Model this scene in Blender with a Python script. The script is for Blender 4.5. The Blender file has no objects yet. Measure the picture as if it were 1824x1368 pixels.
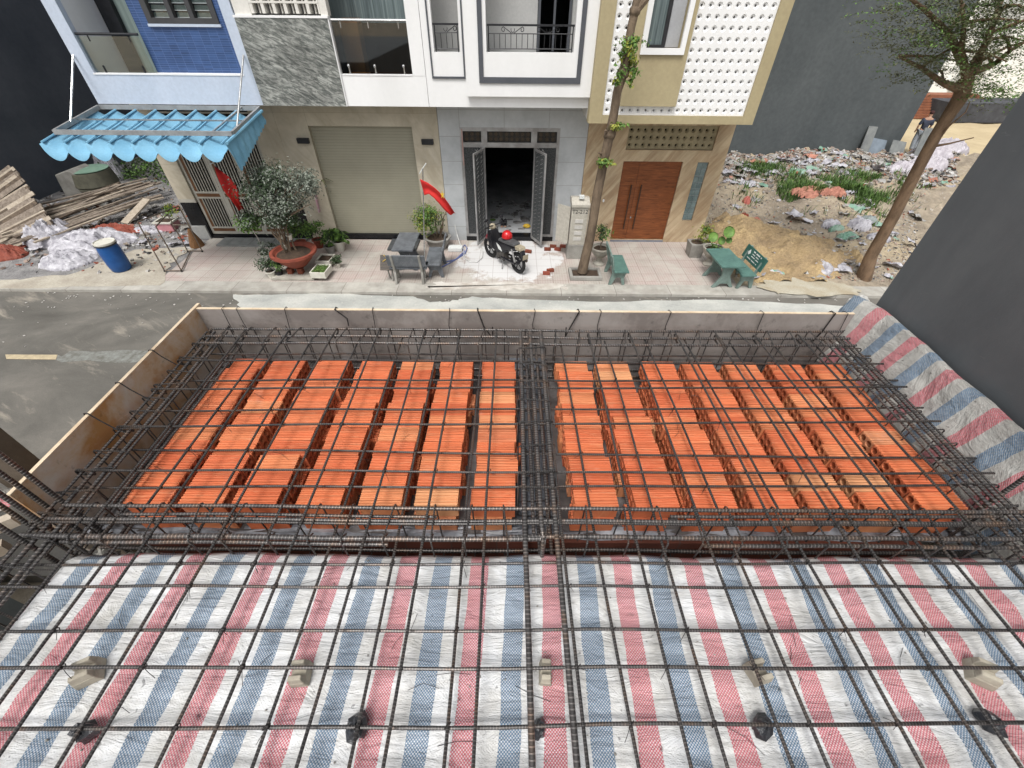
import bpy, bmesh, math, random
from mathutils import Vector, Matrix, noise
random.seed(7)
R = math.radians
# ---------------------------------------------------------------- camera, sky, sun, exposure
sc = bpy.context.scene
F, CX, CY, H = 750., 912., 684., 5.8
def nrm(v): return Vector(v).normalized()
_ax = nrm((1, .0075, .0023)); _Z = -nrm((-.0104, 1.0747, 1)); _X = (_ax - _ax.dot(_Z) * _Z).normalized(); _Y = _Z.cross(_X)
def ray(px, py):
    v = Vector(((px - CX) / F, (py - CY) / F, 1)); return Vector((v.dot(_X), v.dot(_Y), v.dot(_Z)))
CAM = Vector((0, 0, H))
def gz(px, py, z=0.): r = ray(px, py); return CAM + r * ((z - H) / r.z)      # where a sight line meets a level
def gy(px, py, y): r = ray(px, py); return CAM + r * (y / r.y)               # ... meets a facade line
cam = bpy.data.objects.new('camera', bpy.data.cameras.new('camera')); sc.collection.objects.link(cam)
right = Vector((_X.x, _Y.x, _Z.x)); down = Vector((_X.y, _Y.y, _Z.y)); fwd = Vector((_X.z, _Y.z, _Z.z))
m = Matrix((right, -down, -fwd)).transposed().to_4x4(); m.translation = CAM
cam.matrix_world = m
cam.data.sensor_width = 36; cam.data.lens = 36 * F / 1824; cam.data.clip_end = 2000; cam.data.clip_start = .02
sc.camera = cam
SUN_EL, SUN_AZ = R(62), R(200)
w = bpy.data.worlds.new('World'); sc.world = w; w.use_nodes = True
nt = w.node_tree; nt.nodes.clear()
sky = nt.nodes.new('ShaderNodeTexSky'); sky.sky_type = 'NISHITA'; sky.sun_disc = False
sky.sun_elevation = SUN_EL; sky.sun_rotation = SUN_AZ; sky.dust_density = 4; sky.air_density = 1.0; sky.ozone_density = 1
hs = nt.nodes.new('ShaderNodeHueSaturation'); hs.inputs['Saturation'].default_value = .16
bg = nt.nodes.new('ShaderNodeBackground'); bg.inputs[1].default_value = .15
wo = nt.nodes.new('ShaderNodeOutputWorld')
nt.links.new(sky.outputs[0], hs.inputs['Color']); nt.links.new(hs.outputs[0], bg.inputs[0]); nt.links.new(bg.outputs[0], wo.inputs[0])
sl = bpy.data.lights.new('sun', 'SUN'); sl.energy = 1.5; sl.angle = R(16); sl.color = (1, .97, .93)
so = bpy.data.objects.new('sun', sl); sc.collection.objects.link(so)
sd = Vector((math.sin(SUN_AZ) * math.cos(SUN_EL), math.cos(SUN_AZ) * math.cos(SUN_EL), math.sin(SUN_EL)))
so.rotation_euler = sd.to_track_quat('Z', 'Y').to_euler()
sc.view_settings.view_transform = 'Standard'; sc.view_settings.look = 'None'; sc.view_settings.exposure = 0.52
sc.render.engine = 'CYCLES'

# ---------------------------------------------------------------- materials
class NB:
    def __init__(s, name):
        s.m = bpy.data.materials.new(name); s.m.use_nodes = True; s.t = s.m.node_tree; s.t.nodes.clear()
        s.o = s.n('ShaderNodeOutputMaterial'); s.p = s.n('ShaderNodeBsdfPrincipled'); s.l(s.p.outputs[0], s.o.inputs[0])
    def n(s, t, **k):
        x = s.t.nodes.new(t)
        for a, b in k.items(): setattr(x, a, b)
        return x
    def l(s, a, b): s.t.links.new(a, b)
    def val(s, sock, v):
        if hasattr(v, 'is_linked') or hasattr(v, 'links'): s.l(v, sock)
        elif isinstance(v, (tuple, list)) and len(v) == 3 and sock.type == 'RGBA': sock.default_value = (*v, 1)
        else: sock.default_value = v
    def pos(s, sc_=(1, 1, 1), rot=(0, 0, 0), loc=(0, 0, 0), obj=False):
        g = s.n('ShaderNodeTexCoord').outputs['Object'] if obj else s.n('ShaderNodeNewGeometry').outputs['Position']
        if any(rot):
            m0 = s.n('ShaderNodeMapping'); m0.inputs['Rotation'].default_value = rot; s.l(g, m0.inputs[0]); g = m0.outputs[0]
        mp = s.n('ShaderNodeMapping'); mp.inputs['Scale'].default_value = sc_; mp.inputs['Location'].default_value = loc
        s.l(g, mp.inputs[0]); return mp.outputs[0]
    def noise(s, scale, vec, detail=5, rough=.6, dist=0):
        x = s.n('ShaderNodeTexNoise'); x.inputs['Scale'].default_value = scale; x.inputs['Detail'].default_value = detail
        x.inputs['Roughness'].default_value = rough; x.inputs['Distortion'].default_value = dist; s.l(vec, x.inputs['Vector']); return x.outputs[0]
    def ramp(s, f, stops):
        x = s.n('ShaderNodeValToRGB'); e = x.color_ramp.elements
        while len(e) < len(stops): e.new(.5)
        for i, (p, c) in enumerate(stops):
            e[i].position = p; e[i].color = (*c, 1) if not isinstance(c, (int, float)) else (c, c, c, 1)
        s.l(f, x.inputs[0]); return x.outputs[0]
    def mix(s, f, a, b, mode='MIX'):
        x = s.n('ShaderNodeMix', data_type='RGBA', blend_type=mode)
        s.val(x.inputs[0], f); s.val(x.inputs[6], a); s.val(x.inputs[7], b); return x.outputs[2]
    def math(s, op, a, b=0., c=None):
        x = s.n('ShaderNodeMath', operation=op); s.val(x.inputs[0], a); s.val(x.inputs[1], b)
        if c is not None: s.val(x.inputs[2], c)
        return x.outputs[0]
    def sep(s, v): x = s.n('ShaderNodeSeparateXYZ'); s.l(v, x.inputs[0]); return x.outputs
    def bump(s, h, strength=.3, dist=.01):
        b = s.n('ShaderNodeBump'); b.inputs['Strength'].default_value = strength; b.inputs['Distance'].default_value = dist
        s.l(h, b.inputs['Height'])
        if s.p.inputs['Normal'].is_linked: s.l(s.p.inputs['Normal'].links[0].from_socket, b.inputs['Normal'])
        s.l(b.outputs[0], s.p.inputs['Normal'])
    def fin(s, col, rough=.7, metal=0., spec=.4):
        s.val(s.p.inputs['Base Color'], col); s.val(s.p.inputs['Roughness'], rough); s.val(s.p.inputs['Metallic'], metal)
        s.p.inputs['Specular IOR Level'].default_value = spec; return s.m
def M(name, c1, c2=None, scale=3, rough=.75, bump=.15, bscale=60, bd=.004, metal=0, spec=.35, stretch=(1, 1, 1), rot=(0, 0, 0), lo=.35, hi=.65, dist=0, fine=.12):
    b = NB(name); v = b.pos(stretch, rot)
    if c2 is None: c2 = tuple(x * .82 for x in c1)
    n1 = b.noise(scale, v, 6, .6, dist); col = b.ramp(n1, [(lo, c2), (hi, c1)])
    if fine:
        n2 = b.noise(scale * 14, b.pos(), 4); f = b.ramp(n2, [(.3, 1 - fine), (.7, 1 + 0.0)]); col = b.mix(1., col, f, 'MULTIPLY')
    if bump: b.bump(b.noise(bscale, v, 4), bump, bd)
    return b.fin(col, rough, metal, spec)
def lines(b, coord, period, width, off=0.):      # 1 on thin joints
    f = b.math('FRACT', b.math('MULTIPLY_ADD', coord, 1 / period, off)); return b.math('LESS_THAN', f, width / period)
def tiles(name, c1, c2, px, py, joint, jc, axes=(0, 2), offs=(0, 0), jw=.006, var=.1, rough=.6, bump=.05, stretch=(1, 1, 1), rot=(0, 0, 0), scale=2., dist=0., spec=.4):
    b = NB(name); s = b.sep(b.pos()); v = b.pos(stretch, rot)
    col = b.ramp(b.noise(scale, v, 7, .62, dist), [(.36, c2), (.64, c1)])
    j = b.math('MAXIMUM', lines(b, s[axes[0]], px, jw, offs[0]), lines(b, s[axes[1]], py, jw, offs[1]))
    cx = b.n('ShaderNodeCombineXYZ'); b.l(b.math('FLOOR', b.math('MULTIPLY_ADD', s[axes[0]], 1 / px, offs[0])), cx.inputs[0]); b.l(b.math('FLOOR', b.math('MULTIPLY_ADD', s[axes[1]], 1 / py, offs[1])), cx.inputs[1])
    wn = b.n('ShaderNodeTexWhiteNoise'); b.l(cx.outputs[0], wn.inputs[0])
    col = b.mix(1., col, b.ramp(wn.outputs[0], [(0, 1 - var), (1, 1.)]), 'MULTIPLY')
    d = b.ramp(b.noise(1.3, b.pos(), 7, .7), [(.35, .82), (.6, 1.)]); col = b.mix(1., col, d, 'MULTIPLY')
    col = b.mix(j, col, jc); b.bump(j, -.3, .003)
    if bump: b.bump(b.noise(50, b.pos(), 4), bump, .004)
    return b.fin(col, rough, 0, spec)

white = M('white_paint', (.78, .78, .775), (.71, .71, .70), .8, .6, .04, 30, stretch=(1, 1, .3), fine=.03)
palewhite = M('warm_white_paint', (.70, .68, .63), (.62, .60, .55), 1.5, .7)
bluewhite = M('pale_blue_paint', (.52, .575, .665), (.46, .52, .61), 1.1, .65, .1, 40, stretch=(1, 1, .4))
tan = M('tan_paint', (.40, .34, .205), (.37, .31, .185), 1., .7, .05, 40)
tantile = M('tan_block', (.36, .31, .2), (.28, .24, .155), 2., .8)
darkgrey = M('dark_grey_render', (.106, .119, .122), (.072, .083, .087), .5, .62, .3, 22, .008, lo=.3, hi=.7, fine=.2, stretch=(1, 1, .45), dist=.6)
darknavy = M('dark_navy_render', (.105, .116, .136), (.070, .080, .098), .5, .7, .2, 18, .006)
def near_grey():
    b = NB('charcoal_wall_paint'); v = b.pos((.15, 1, 1)); col = b.ramp(b.noise(.9, v, 8, .65), [(.3, (.086, .093, .098)), (.5, (.104, .111, .116)), (.7, (.124, .130, .134))]); stn = b.noise(.7, b.pos((1, 2.2, .5)), 7, .7, .5); col = b.mix(b.ramp(stn, [(.50, 0.), (.7, .55)]), col, (.070, .076, .082))
    sc1 = b.noise(7, b.pos((1, 1, 5), (R(25), 0, 0)), 6, .7, .6); sm = b.ramp(sc1, [(.66, 0.), (.76, .5)])
    col = b.mix(sm, col, (.19, .195, .2)); b.bump(b.noise(130, b.pos(), 3), .25, .002); b.bump(b.noise(6, b.pos(), 4), .25, .01)
    return b.fin(col, .55, 0, .4)
neargrey = near_grey()
bluetile = tiles('blue_strip_tile', (.050, .105, .25), (.036, .08, .20), .2, .042, .01, (.09, .14, .30), jw=.007, var=.3, rough=.35)
greytile = tiles('pale_grey_wall_tile', (.50, .52, .53), (.44, .46, .47), 1.2, .62, .01, (.28, .28, .27), offs=(.2, .3), jw=.012, var=.06, rough=.4)
marble = tiles('beige_marble_tile', (.55, .50, .40), (.42, .37, .28), 5, 1.3, .01, (.33, .29, .22), offs=(.1, .35), jw=.008, var=.05, rough=.3, stretch=(1, 1, .45), rot=(0, R(35), 0), scale=1.4, dist=1.4)
travert = tiles('veined_travertine', (.56, .45, .30), (.36, .25, .15), 5, 9, .01, (.4, .3, .2), offs=(.1, .1), jw=.001, var=.02, rough=.35, stretch=(4.5, 1, .6), rot=(0, R(-36), 0), scale=1.3, dist=.7)
def stone():
    b = NB('split_stone_cladding'); s = b.sep(b.pos()); row = b.math('FLOOR', b.math('MULTIPLY', s[2], 5.5))
    cx = b.n('ShaderNodeCombineXYZ'); b.l(b.math('FLOOR', b.math('MULTIPLY_ADD', s[0], 3.2, b.math('MULTIPLY', row, .37))), cx.inputs[0]); b.l(row, cx.inputs[1])
    wn = b.n('ShaderNodeTexWhiteNoise'); b.l(cx.outputs[0], wn.inputs[0])
    v = b.pos((2.2, 1, 8.5), (0, R(-24), 0)); n = b.noise(2.2, v, 6, .72, .8)
    col = b.ramp(n, [(.36, (.085, .095, .09)), (.47, (.17, .18, .165)), (.60, (.40, .41, .38))]); col = b.mix(1., col, b.ramp(wn.outputs[0], [(0, .62), (1, 1.)]), 'MULTIPLY')
    b.bump(n, .7, .03); b.bump(wn.outputs[0], .3, .02); return b.fin(col, .8)
stonem = stone()
def shutter():
    b = NB('shutter_slats'); s = b.sep(b.pos()); f = b.math('FRACT', b.math('MULTIPLY', s[2], 14)); h = b.ramp(f, [(0, 0.), (.12, 1.), (.9, 1.), (1., 0.)])
    col = b.mix(h, (.25, .235, .175), (.31, .295, .225)); col = b.mix(1., col, b.ramp(b.noise(1.5, b.pos(), 6), [(.3, .9), (.7, 1.)]), 'MULTIPLY')
    b.bump(h, .5, .01); return b.fin(col, .5, 0, .4)
shutm = shutter()
def wood(name, c1, c2, sx=(1, 1, 14), scale=2., rough=.5, dist=1.5):
    b = NB(name); n = b.noise(scale, b.pos(sx), 8, .7, dist); col = b.ramp(n, [(.35, c2), (.65, c1)]); b.bump(n, .2, .003); return b.fin(col, rough, 0, .35)
doorwood = wood('red_brown_door_wood', (.26, .085, .028), (.105, .03, .01), (1, 1, 9), 1.8, .38)
darkbrown = wood('dark_streaked_brown', (.035, .018, .013), (.012, .007, .006), (9, 1, .4), 1.5, .25)
orangewood = wood('orange_wood_panel', (.27, .115, .035), (.2, .08, .025), (1, 1, .5), 1.)
plankm = wood('weathered_timber', (.30, .25, .20), (.12, .095, .075), (3, 3, 3), 2.2, .85)
plankpale = wood('fresh_cut_timber', (.46, .40, .32), (.27, .22, .165), (2, 2, 2), 2.2, .8)
plankdark = wood('old_dark_timber', (.16, .12, .085), (.05, .038, .03), (3, 3, 3), 2.2, .9)
curtain = wood('grey_green_curtain', (.20, .25, .25), (.055, .075, .08), (11, 4, .25), 1.2, .8, .6)
curtain2 = wood('pale_green_curtain', (.30, .37, .34), (.17, .22, .21), (9, 9, .3), 1.2, .8, .6)
black = M('black_granite', (.012, .013, .015), (.007, .007, .009), 3, .25, 0)
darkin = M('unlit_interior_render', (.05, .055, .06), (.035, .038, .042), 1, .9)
steel = M('dusty_steel', (.42, .42, .42), (.27, .26, .25), 4, .45, .1, metal=.35)
steelpink = M('primed_steel', (.45, .3, .27), (.34, .22, .2), 4, .6, .1)
chrome = M('stainless_tube', (.62, .63, .63), (.45, .45, .44), 6, .25, 0, metal=.8)
ironblk = M('black_wrought_iron', (.025, .026, .03), (.015, .016, .018), 6, .45, 0)
greytrim = M('grey_trim_paint', (.085, .092, .105), (.075, .08, .092), 3, .6, .05)
cream = M('cream_gate_paint', (.47, .45, .39), (.38, .36, .31), 4, .5, .03)
brownp = M('brown_gate_panel', (.17, .075, .03), (.10, .045, .02), 4, .5)
awningb = M('blue_awning_canvas', (.20, .42, .57), (.15, .35, .50), 2.2, .75, .15, 150, .002)
redflag = M('red_flag_cloth', (.62, .028, .022), (.48, .02, .018), 3, .7, .1)
yellow = M('yellow_paint', (.75, .50, .05), (.6, .38, .04), 5, .6)
terra = M('terracotta', (.30, .075, .045), (.2, .05, .032), 5, .7)
concrete = M('rough_concrete', (.34, .33, .30), (.22, .21, .19), 3, .85, .4, 30, .008)
palestone = M('pale_cast_stone', (.44, .42, .36), (.30, .28, .24), 4, .8, .3)
soil = M('potting_soil', (.09, .06, .04), (.04, .028, .02), 8, .95, .6, 40, .02)
granite = M('grey_terrazzo', (.20, .215, .235), (.11, .12, .135), 6, .3, .05, 60, fine=.5)
greenterr = M('green_terrazzo', (.12, .235, .20), (.085, .17, .15), 5, .45, .05, fine=.3)
greenstone = M('green_cast_stone', (.20, .27, .24), (.13, .18, .16), 6, .7, .2)
darkgreen = M('dark_green_enamel', (.035, .12, .10), (.03, .10, .085), 5, .4)
bark = M('street_tree_bark', (.21, .155, .105), (.10, .072, .05), 7, .9, .8, 18, .03, stretch=(1, 1, .35), fine=.3)
bark2 = M('brown_tree_bark', (.26, .17, .105), (.13, .085, .052), 6, .9, .8, 14, .03, stretch=(1, 1, .35), fine=.3)
leafg = M('bright_leaf', (.16, .29, .055), (.07, .14, .03), 9, .55, 0, fine=.3)
leafd = M('dark_leaf', (.055, .095, .035), (.022, .042, .016), 7, .55, 0, fine=.3)
leafs = M('silver_leaf', (.36, .39, .33), (.10, .13, .09), 16, .55, 0, fine=.5)
leafy = M('yellow_green_leaf', (.34, .34, .05), (.14, .2, .03), 9, .55, 0, fine=.3)
leafo = M('olive_leaf', (.15, .16, .075), (.065, .075, .038), 4, .6, 0, fine=.3)
grassm = M('weed_blade', (.09, .16, .035), (.035, .075, .02), 3, .7, 0)
bluepl = M('blue_barrel_plastic', (.018, .095, .30), (.012, .07, .24), 5, .4, .05)
plywhite = M('cream_plastic', (.68, .66, .58), (.55, .53, .46), 5, .5)
olive = M('olive_tank', (.15, .145, .105), (.09, .087, .065), 4, .7)
palegreen = M('pale_green_lid', (.22, .34, .26), (.16, .26, .2), 5, .6)
sheet = M('fold_shaded_plastic', (.58, .57, .60), (.26, .25, .28), 5, .5, .5, 20, .02)  # darker mottling paints in the shade of the folds
sackgreen = M('green_print_sack', (.16, .33, .24), (.30, .4, .33), 5, .6, .4, 20)
orangepl = M('faded_orange_sheet', (.52, .24, .17), (.33, .14, .10), 5, .7, .5, 20)
blackpl = M('black_motorbike_plastic', (.02, .02, .024), (.012, .012, .015), 5, .25, 0)
seatm = M('grey_seat_vinyl', (.085, .085, .088), (.06, .06, .062), 6, .6, .1)
tyre = M('tyre_rubber', (.02, .02, .02), (.012, .012, .012), 9, .85, .3)
redgl = M('red_gloss', (.55, .012, .015), (.48, .01, .012), 5, .18, 0, spec=.6)
beigepl = M('beige_plastic', (.40, .35, .25), (.3, .26, .19), 5, .5)
skin = M('skin', (.42, .25, .17), (.38, .22, .15), 5, .6, 0)
cabm = M('speckled_cabinet_steel', (.56, .53, .46), (.44, .41, .35), 14, .5, .2, 50, fine=.3)
marker = M('black_marking', (.02, .02, .02), None, 3, .6, 0)
whitemark = M('white_marking', (.7, .72, .7), None, 3, .6, 0)
glassblk = M('glass_block', (.19, .25, .25), (.10, .14, .145), 5, .12, .3, 14, .02, spec=.8)
def glass(name, tint, alpha):
    b = NB(name); tr = b.n('ShaderNodeBsdfTransparent'); tr.inputs[0].default_value = (*tint, 1); gl = b.n('ShaderNodeBsdfGlossy'); gl.inputs['Roughness'].default_value = .03
    fr = b.n('ShaderNodeFresnel'); fr.inputs[0].default_value = 1.5; mx = b.n('ShaderNodeMixShader'); b.l(b.math('MULTIPLY_ADD', fr.outputs[0], 1., alpha), mx.inputs[0]); b.l(tr.outputs[0], mx.inputs[1]); b.l(gl.outputs[0], mx.inputs[2])
    b.l(mx.outputs[0], b.o.inputs[0]); return b.m
glassm = glass('clear_pane', (.9, .95, .93), .05); glassdark = glass('smoked_pane', (.5, .55, .55), .08)

# ---------------------------------------------------------------- mesh builder
class MB:
    def __init__(s): s.v = []; s.f = []; s.mi = []; s.uv = {}
    def add(s, vs, fs, mi=0):
        o = len(s.v); s.v += [Vector(x) for x in vs]
        for f in fs: s.f.append(tuple(i + o for i in f)); s.mi.append(mi)
        return o
    def box(s, x0, x1, y0, y1, z0, z1, mi=0, T=None):
        v = [Vector((x, y, z)) for x in (x0, x1) for y in (y0, y1) for z in (z0, z1)]
        if T: v = [T @ a for a in v]
        s.add(v, [(0, 1, 3, 2), (4, 6, 7, 5), (0, 4, 5, 1), (2, 3, 7, 6), (0, 2, 6, 4), (1, 5, 7, 3)], mi); return s
    def beam(s, a, b, w, h, mi=0, up=(0, 0, 1)):
        a = Vector(a); b = Vector(b); d = (b - a); L = d.length; d.normalize(); u = Vector(up)
        sd_ = d.cross(u)
        if sd_.length < 1e-4: sd_ = d.cross(Vector((1, 0, 0)))
        sd_.normalize(); u = sd_.cross(d)
        v = [a + d * t + sd_ * i * w / 2 + u * j * h / 2 for t in (0, L) for i in (-1, 1) for j in (-1, 1)]
        s.add(v, [(0, 1, 3, 2), (4, 6, 7, 5), (0, 4, 5, 1), (2, 3, 7, 6), (0, 2, 6, 4), (1, 5, 7, 3)], mi); return s
    def tube(s, pts, r, seg=8, mi=0, cap=True, flat=None):
        pts = [Vector(p) for p in pts]; n = len(pts); rs = r if isinstance(r, (list, tuple)) else [r] * n
        t0 = (pts[1] - pts[0]).normalized(); ref = Vector((0, 0, 1)) if abs(t0.z) < .9 else Vector((1, 0, 0))
        u = t0.cross(ref).normalized(); base = len(s.v); L = 0; Ls = []
        for i, p in enumerate(pts):
            t = (pts[min(i + 1, n - 1)] - pts[max(i - 1, 0)]).normalized()
            u = (u - t * u.dot(t)).normalized(); w_ = t.cross(u)
            if i: L += (p - pts[i - 1]).length
            Ls.append(L)
            for k in range(seg):
                a = 2 * math.pi * k / seg; s.v.append(p + (u * math.cos(a) + w_ * math.sin(a)) * rs[i])
        for i in range(n - 1):
            for k in range(seg):
                k2 = (k + 1) % seg; fi = len(s.f)
                s.f.append((base + i * seg + k, base + i * seg + k2, base + (i + 1) * seg + k2, base + (i + 1) * seg + k)); s.mi.append(mi)
                s.uv[fi] = [(k / seg, Ls[i]), ((k + 1) / seg, Ls[i]), ((k + 1) / seg, Ls[i + 1]), (k / seg, Ls[i + 1])]
        if cap:
            s.f.append(tuple(base + k for k in reversed(range(seg)))); s.mi.append(mi)
            s.f.append(tuple(base + (n - 1) * seg + k for k in range(seg))); s.mi.append(mi)
        return s
    def cyl(s, c, r0, r1, h, seg=20, mi=0, T=None): return s.lathe(c, [(r0, 0), (r1, h)], seg, mi, T=T, close=True)
    def lathe(s, c, prof, seg=20, mi=0, T=None, close=False, sq=None):
        c = Vector(c); b = len(s.v); n = len(prof)
        for r, z in prof:
            for k in range(seg):
                a = 2 * math.pi * k / seg; v = Vector((r * math.cos(a), r * math.sin(a), z))
                if T: v = T @ v
                s.v.append(c + v)
        for i in range(n - 1):
            for k in range(seg):
                k2 = (k + 1) % seg; s.f.append((b + i * seg + k, b + i * seg + k2, b + (i + 1) * seg + k2, b + (i + 1) * seg + k)); s.mi.append(mi)
        if close:
            s.f.append(tuple(b + k for k in reversed(range(seg)))); s.f.append(tuple(b + (n - 1) * seg + k for k in range(seg))); s.mi += [mi, mi]
        return s
    def ell(s, c, rx, ry, rz, mi=0, su=12, sv=8, jit=0, T=None, half=False):
        prof = []; c = Vector(c); b = len(s.v)
        lo = 0 if half else -math.pi / 2
        for j in range(sv + 1):
            a = lo + (math.pi / 2 - lo) * j / sv
            for k in range(su):
                t = 2 * math.pi * k / su; q = 1 + random.uniform(-jit, jit)
                v = Vector((rx * math.cos(a) * math.cos(t) * q, ry * math.cos(a) * math.sin(t) * q, rz * math.sin(a) * q))
                if T: v = T @ v
                s.v.append(c + v)
        for j in range(sv):
            for k in range(su):
                k2 = (k + 1) % su; s.f.append((b + j * su + k, b + j * su + k2, b + (j + 1) * su + k2, b + (j + 1) * su + k)); s.mi.append(mi)
        return s
    def poly(s, pts, ext, mi=0):       # planar polygon extruded by vector
        pts = [Vector(p) for p in pts]; e = Vector(ext); n = len(pts); o = len(s.v); s.v += pts + [p + e for p in pts]
        s.f.append(tuple(o + i for i in reversed(range(n)))); s.f.append(tuple(o + n + i for i in range(n))); s.mi += [mi, mi]
        for i in range(n): s.f.append((o + i, o + (i + 1) % n, o + n + (i + 1) % n, o + n + i)); s.mi.append(mi)
        return s
    def wall(s, x0, x1, z0, z1, y0, y1, holes=(), mi=0):     # a wall in X-Z with openings, front at y0
        xs = sorted({x0, x1, *[h[0] for h in holes], *[h[1] for h in holes]}); zs = sorted({z0, z1, *[h[2] for h in holes], *[h[3] for h in holes]})
        xs = [x for x in xs if x0 <= x <= x1]; zs = [z for z in zs if z0 <= z <= z1]
        def full(i, j):
            if i < 0 or j < 0 or i >= len(xs) - 1 or j >= len(zs) - 1: return False
            cx = (xs[i] + xs[i + 1]) / 2; cz = (zs[j] + zs[j + 1]) / 2
            return not any(h[0] < cx < h[1] and h[2] < cz < h[3] for h in holes)
        for i in range(len(xs) - 1):
            for j in range(len(zs) - 1):
                if not full(i, j): continue
                a, b, c, d = xs[i], xs[i + 1], zs[j], zs[j + 1]
                s.add([(a, y0, c), (b, y0, c), (b, y0, d), (a, y0, d)], [(0, 1, 2, 3)], mi); s.add([(a, y1, c), (b, y1, c), (b, y1, d), (a, y1, d)], [(3, 2, 1, 0)], mi)
                if not full(i - 1, j): s.add([(a, y0, c), (a, y1, c), (a, y1, d), (a, y0, d)], [(3, 2, 1, 0)], mi)
                if not full(i + 1, j): s.add([(b, y0, c), (b, y1, c), (b, y1, d), (b, y0, d)], [(0, 1, 2, 3)], mi)
                if not full(i, j - 1): s.add([(a, y0, c), (b, y0, c), (b, y1, c), (a, y1, c)], [(3, 2, 1, 0)], mi)
                if not full(i, j + 1): s.add([(a, y0, d), (b, y0, d), (b, y1, d), (a, y1, d)], [(0, 1, 2, 3)], mi)
        return s
    def leaf(s, c, n_, size, mi=0, asp=.5, bend=.25):
        n_ = Vector(n_).normalized(); t = n_.orthogonal().normalized(); t.rotate(Matrix.Rotation(random.uniform(0, 6.28), 3, n_)); u = n_.cross(t); c = Vector(c)
        s.add([c - t * size * .5, c + u * size * asp * .5 - n_ * size * bend * .2, c + t * size * .5 - n_ * size * bend, c - u * size * asp * .5 - n_ * size * bend * .2], [(0, 1, 2, 3)], mi)
    def build(s, name, mats, parent=None, smooth=False, loc=None, world=True, bevel=0):
        if not isinstance(mats, (list, tuple)): mats = [mats]
        me = bpy.data.meshes.new(name)
        if parent is not None: off = root_loc(parent) if world else Vector((0, 0, 0))
        elif loc is not None: off = Vector(loc)
        else:
            xs = [v.x for v in s.v]; ys = [v.y for v in s.v]; off = Vector(((min(xs) + max(xs)) / 2, (min(ys) + max(ys)) / 2, min(v.z for v in s.v)))
        me.from_pydata([tuple(v - off) for v in s.v], [], s.f)
        for mt in mats: me.materials.append(mt)
        me.polygons.foreach_set('material_index', s.mi)
        if s.uv:
            ul = me.uv_layers.new(name='UVMap').data
            for fi, cs in s.uv.items():
                for li, c in zip(me.polygons[fi].loop_indices, cs): ul[li].uv = c
        if smooth:
            me.polygons.foreach_set('use_smooth', [True] * len(me.polygons)); me.set_sharp_from_angle(angle=R(40))
        me.update(); o = bpy.data.objects.new(name, me); sc.collection.objects.link(o)
        if parent is not None: o.parent = parent
        else: o.location = off
        if bevel:
            bv = o.modifiers.new('bevel', 'BEVEL'); bv.width = bevel; bv.segments = 2; bv.limit_method = 'ANGLE'
        return o
def root_loc(o):
    while o.parent: o = o.parent
    return o.location.copy()
def thing(name, label, cat, loc=(0, 0, 0), group=None, rz=0):
    o = bpy.data.objects.new(name, None); sc.collection.objects.link(o); o.location = loc; o.rotation_euler.z = rz; o.empty_display_size = .1
    return tag(o, label, cat, group)
def tag(o, label=None, cat=None, group=None, kind=None):
    if label: o['label'] = label
    if cat: o['category'] = cat
    if group: o['group'] = group
    if kind: o['kind'] = kind
    return o
def struct(o): o['kind'] = 'structure'; return o
def arc(c, r, a0, a1, n, plane='xz'):
    out = []
    for i in range(n + 1):
        a = a0 + (a1 - a0) * i / n; p = (r * math.cos(a), r * math.sin(a))
        out.append(Vector(c) + (Vector((p[0], 0, p[1])) if plane == 'xz' else Vector((0, p[0], p[1])) if plane == 'yz' else Vector((p[0], p[1], 0))))
    return out
def text(body, size, mat_, parent, loc, rot, name='lettering', ext=.001):
    cu = bpy.data.curves.new('t', 'FONT'); cu.body = body; cu.size = size; cu.extrude = ext; cu.align_x = 'CENTER'; cu.resolution_u = 2
    t = bpy.data.objects.new('t', cu); sc.collection.objects.link(t); me = bpy.data.meshes.new_from_object(t.evaluated_get(bpy.context.evaluated_depsgraph_get()))
    bpy.data.objects.remove(t); me.materials.clear(); me.materials.append(mat_); o = bpy.data.objects.new(name, me); sc.collection.objects.link(o)
    o.parent = parent; o.location = loc; o.rotation_euler = rot; return o
# ================================================================ NEAR DECK
def rebar_mat(name, pitch, g=1.):
    b = NB(name); uv = b.n('ShaderNodeUVMap').outputs[0]; s = b.sep(uv)
    rib = b.math('SINE', b.math('ADD', b.math('MULTIPLY', s[1], 2 * math.pi / pitch), b.math('MULTIPLY', b.math('SINE', b.math('MULTIPLY', s[0], 2 * math.pi)), 1.1)))
    ribs = b.ramp(rib, [(.35, 0.), (.8, 1.)])
    n = b.noise(9, b.pos(), 6, .7); col = b.ramp(n, [(.35, (.040, .037, .036)), (.5, (.075, .070, .067)), (.66, (.105, .072, .052))])
    col = b.mix(1., col, b.ramp(ribs, [(0, .6 * g), (1, 1.7 * g)]), 'MULTIPLY')
    b.bump(ribs, .8, .0022); b.bump(b.noise(150, b.pos(), 3), .3, .001)
    return b.fin(col, .36, .5, .6)
barthin = rebar_mat('rebar_steel_thin', .009); barthick = rebar_mat('rebar_steel_thick', .0135, 1.6)
wirem = M('black_tie_wire', (.04, .035, .033), (.02, .018, .018), 20, .5, 0, metal=.4)
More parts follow.
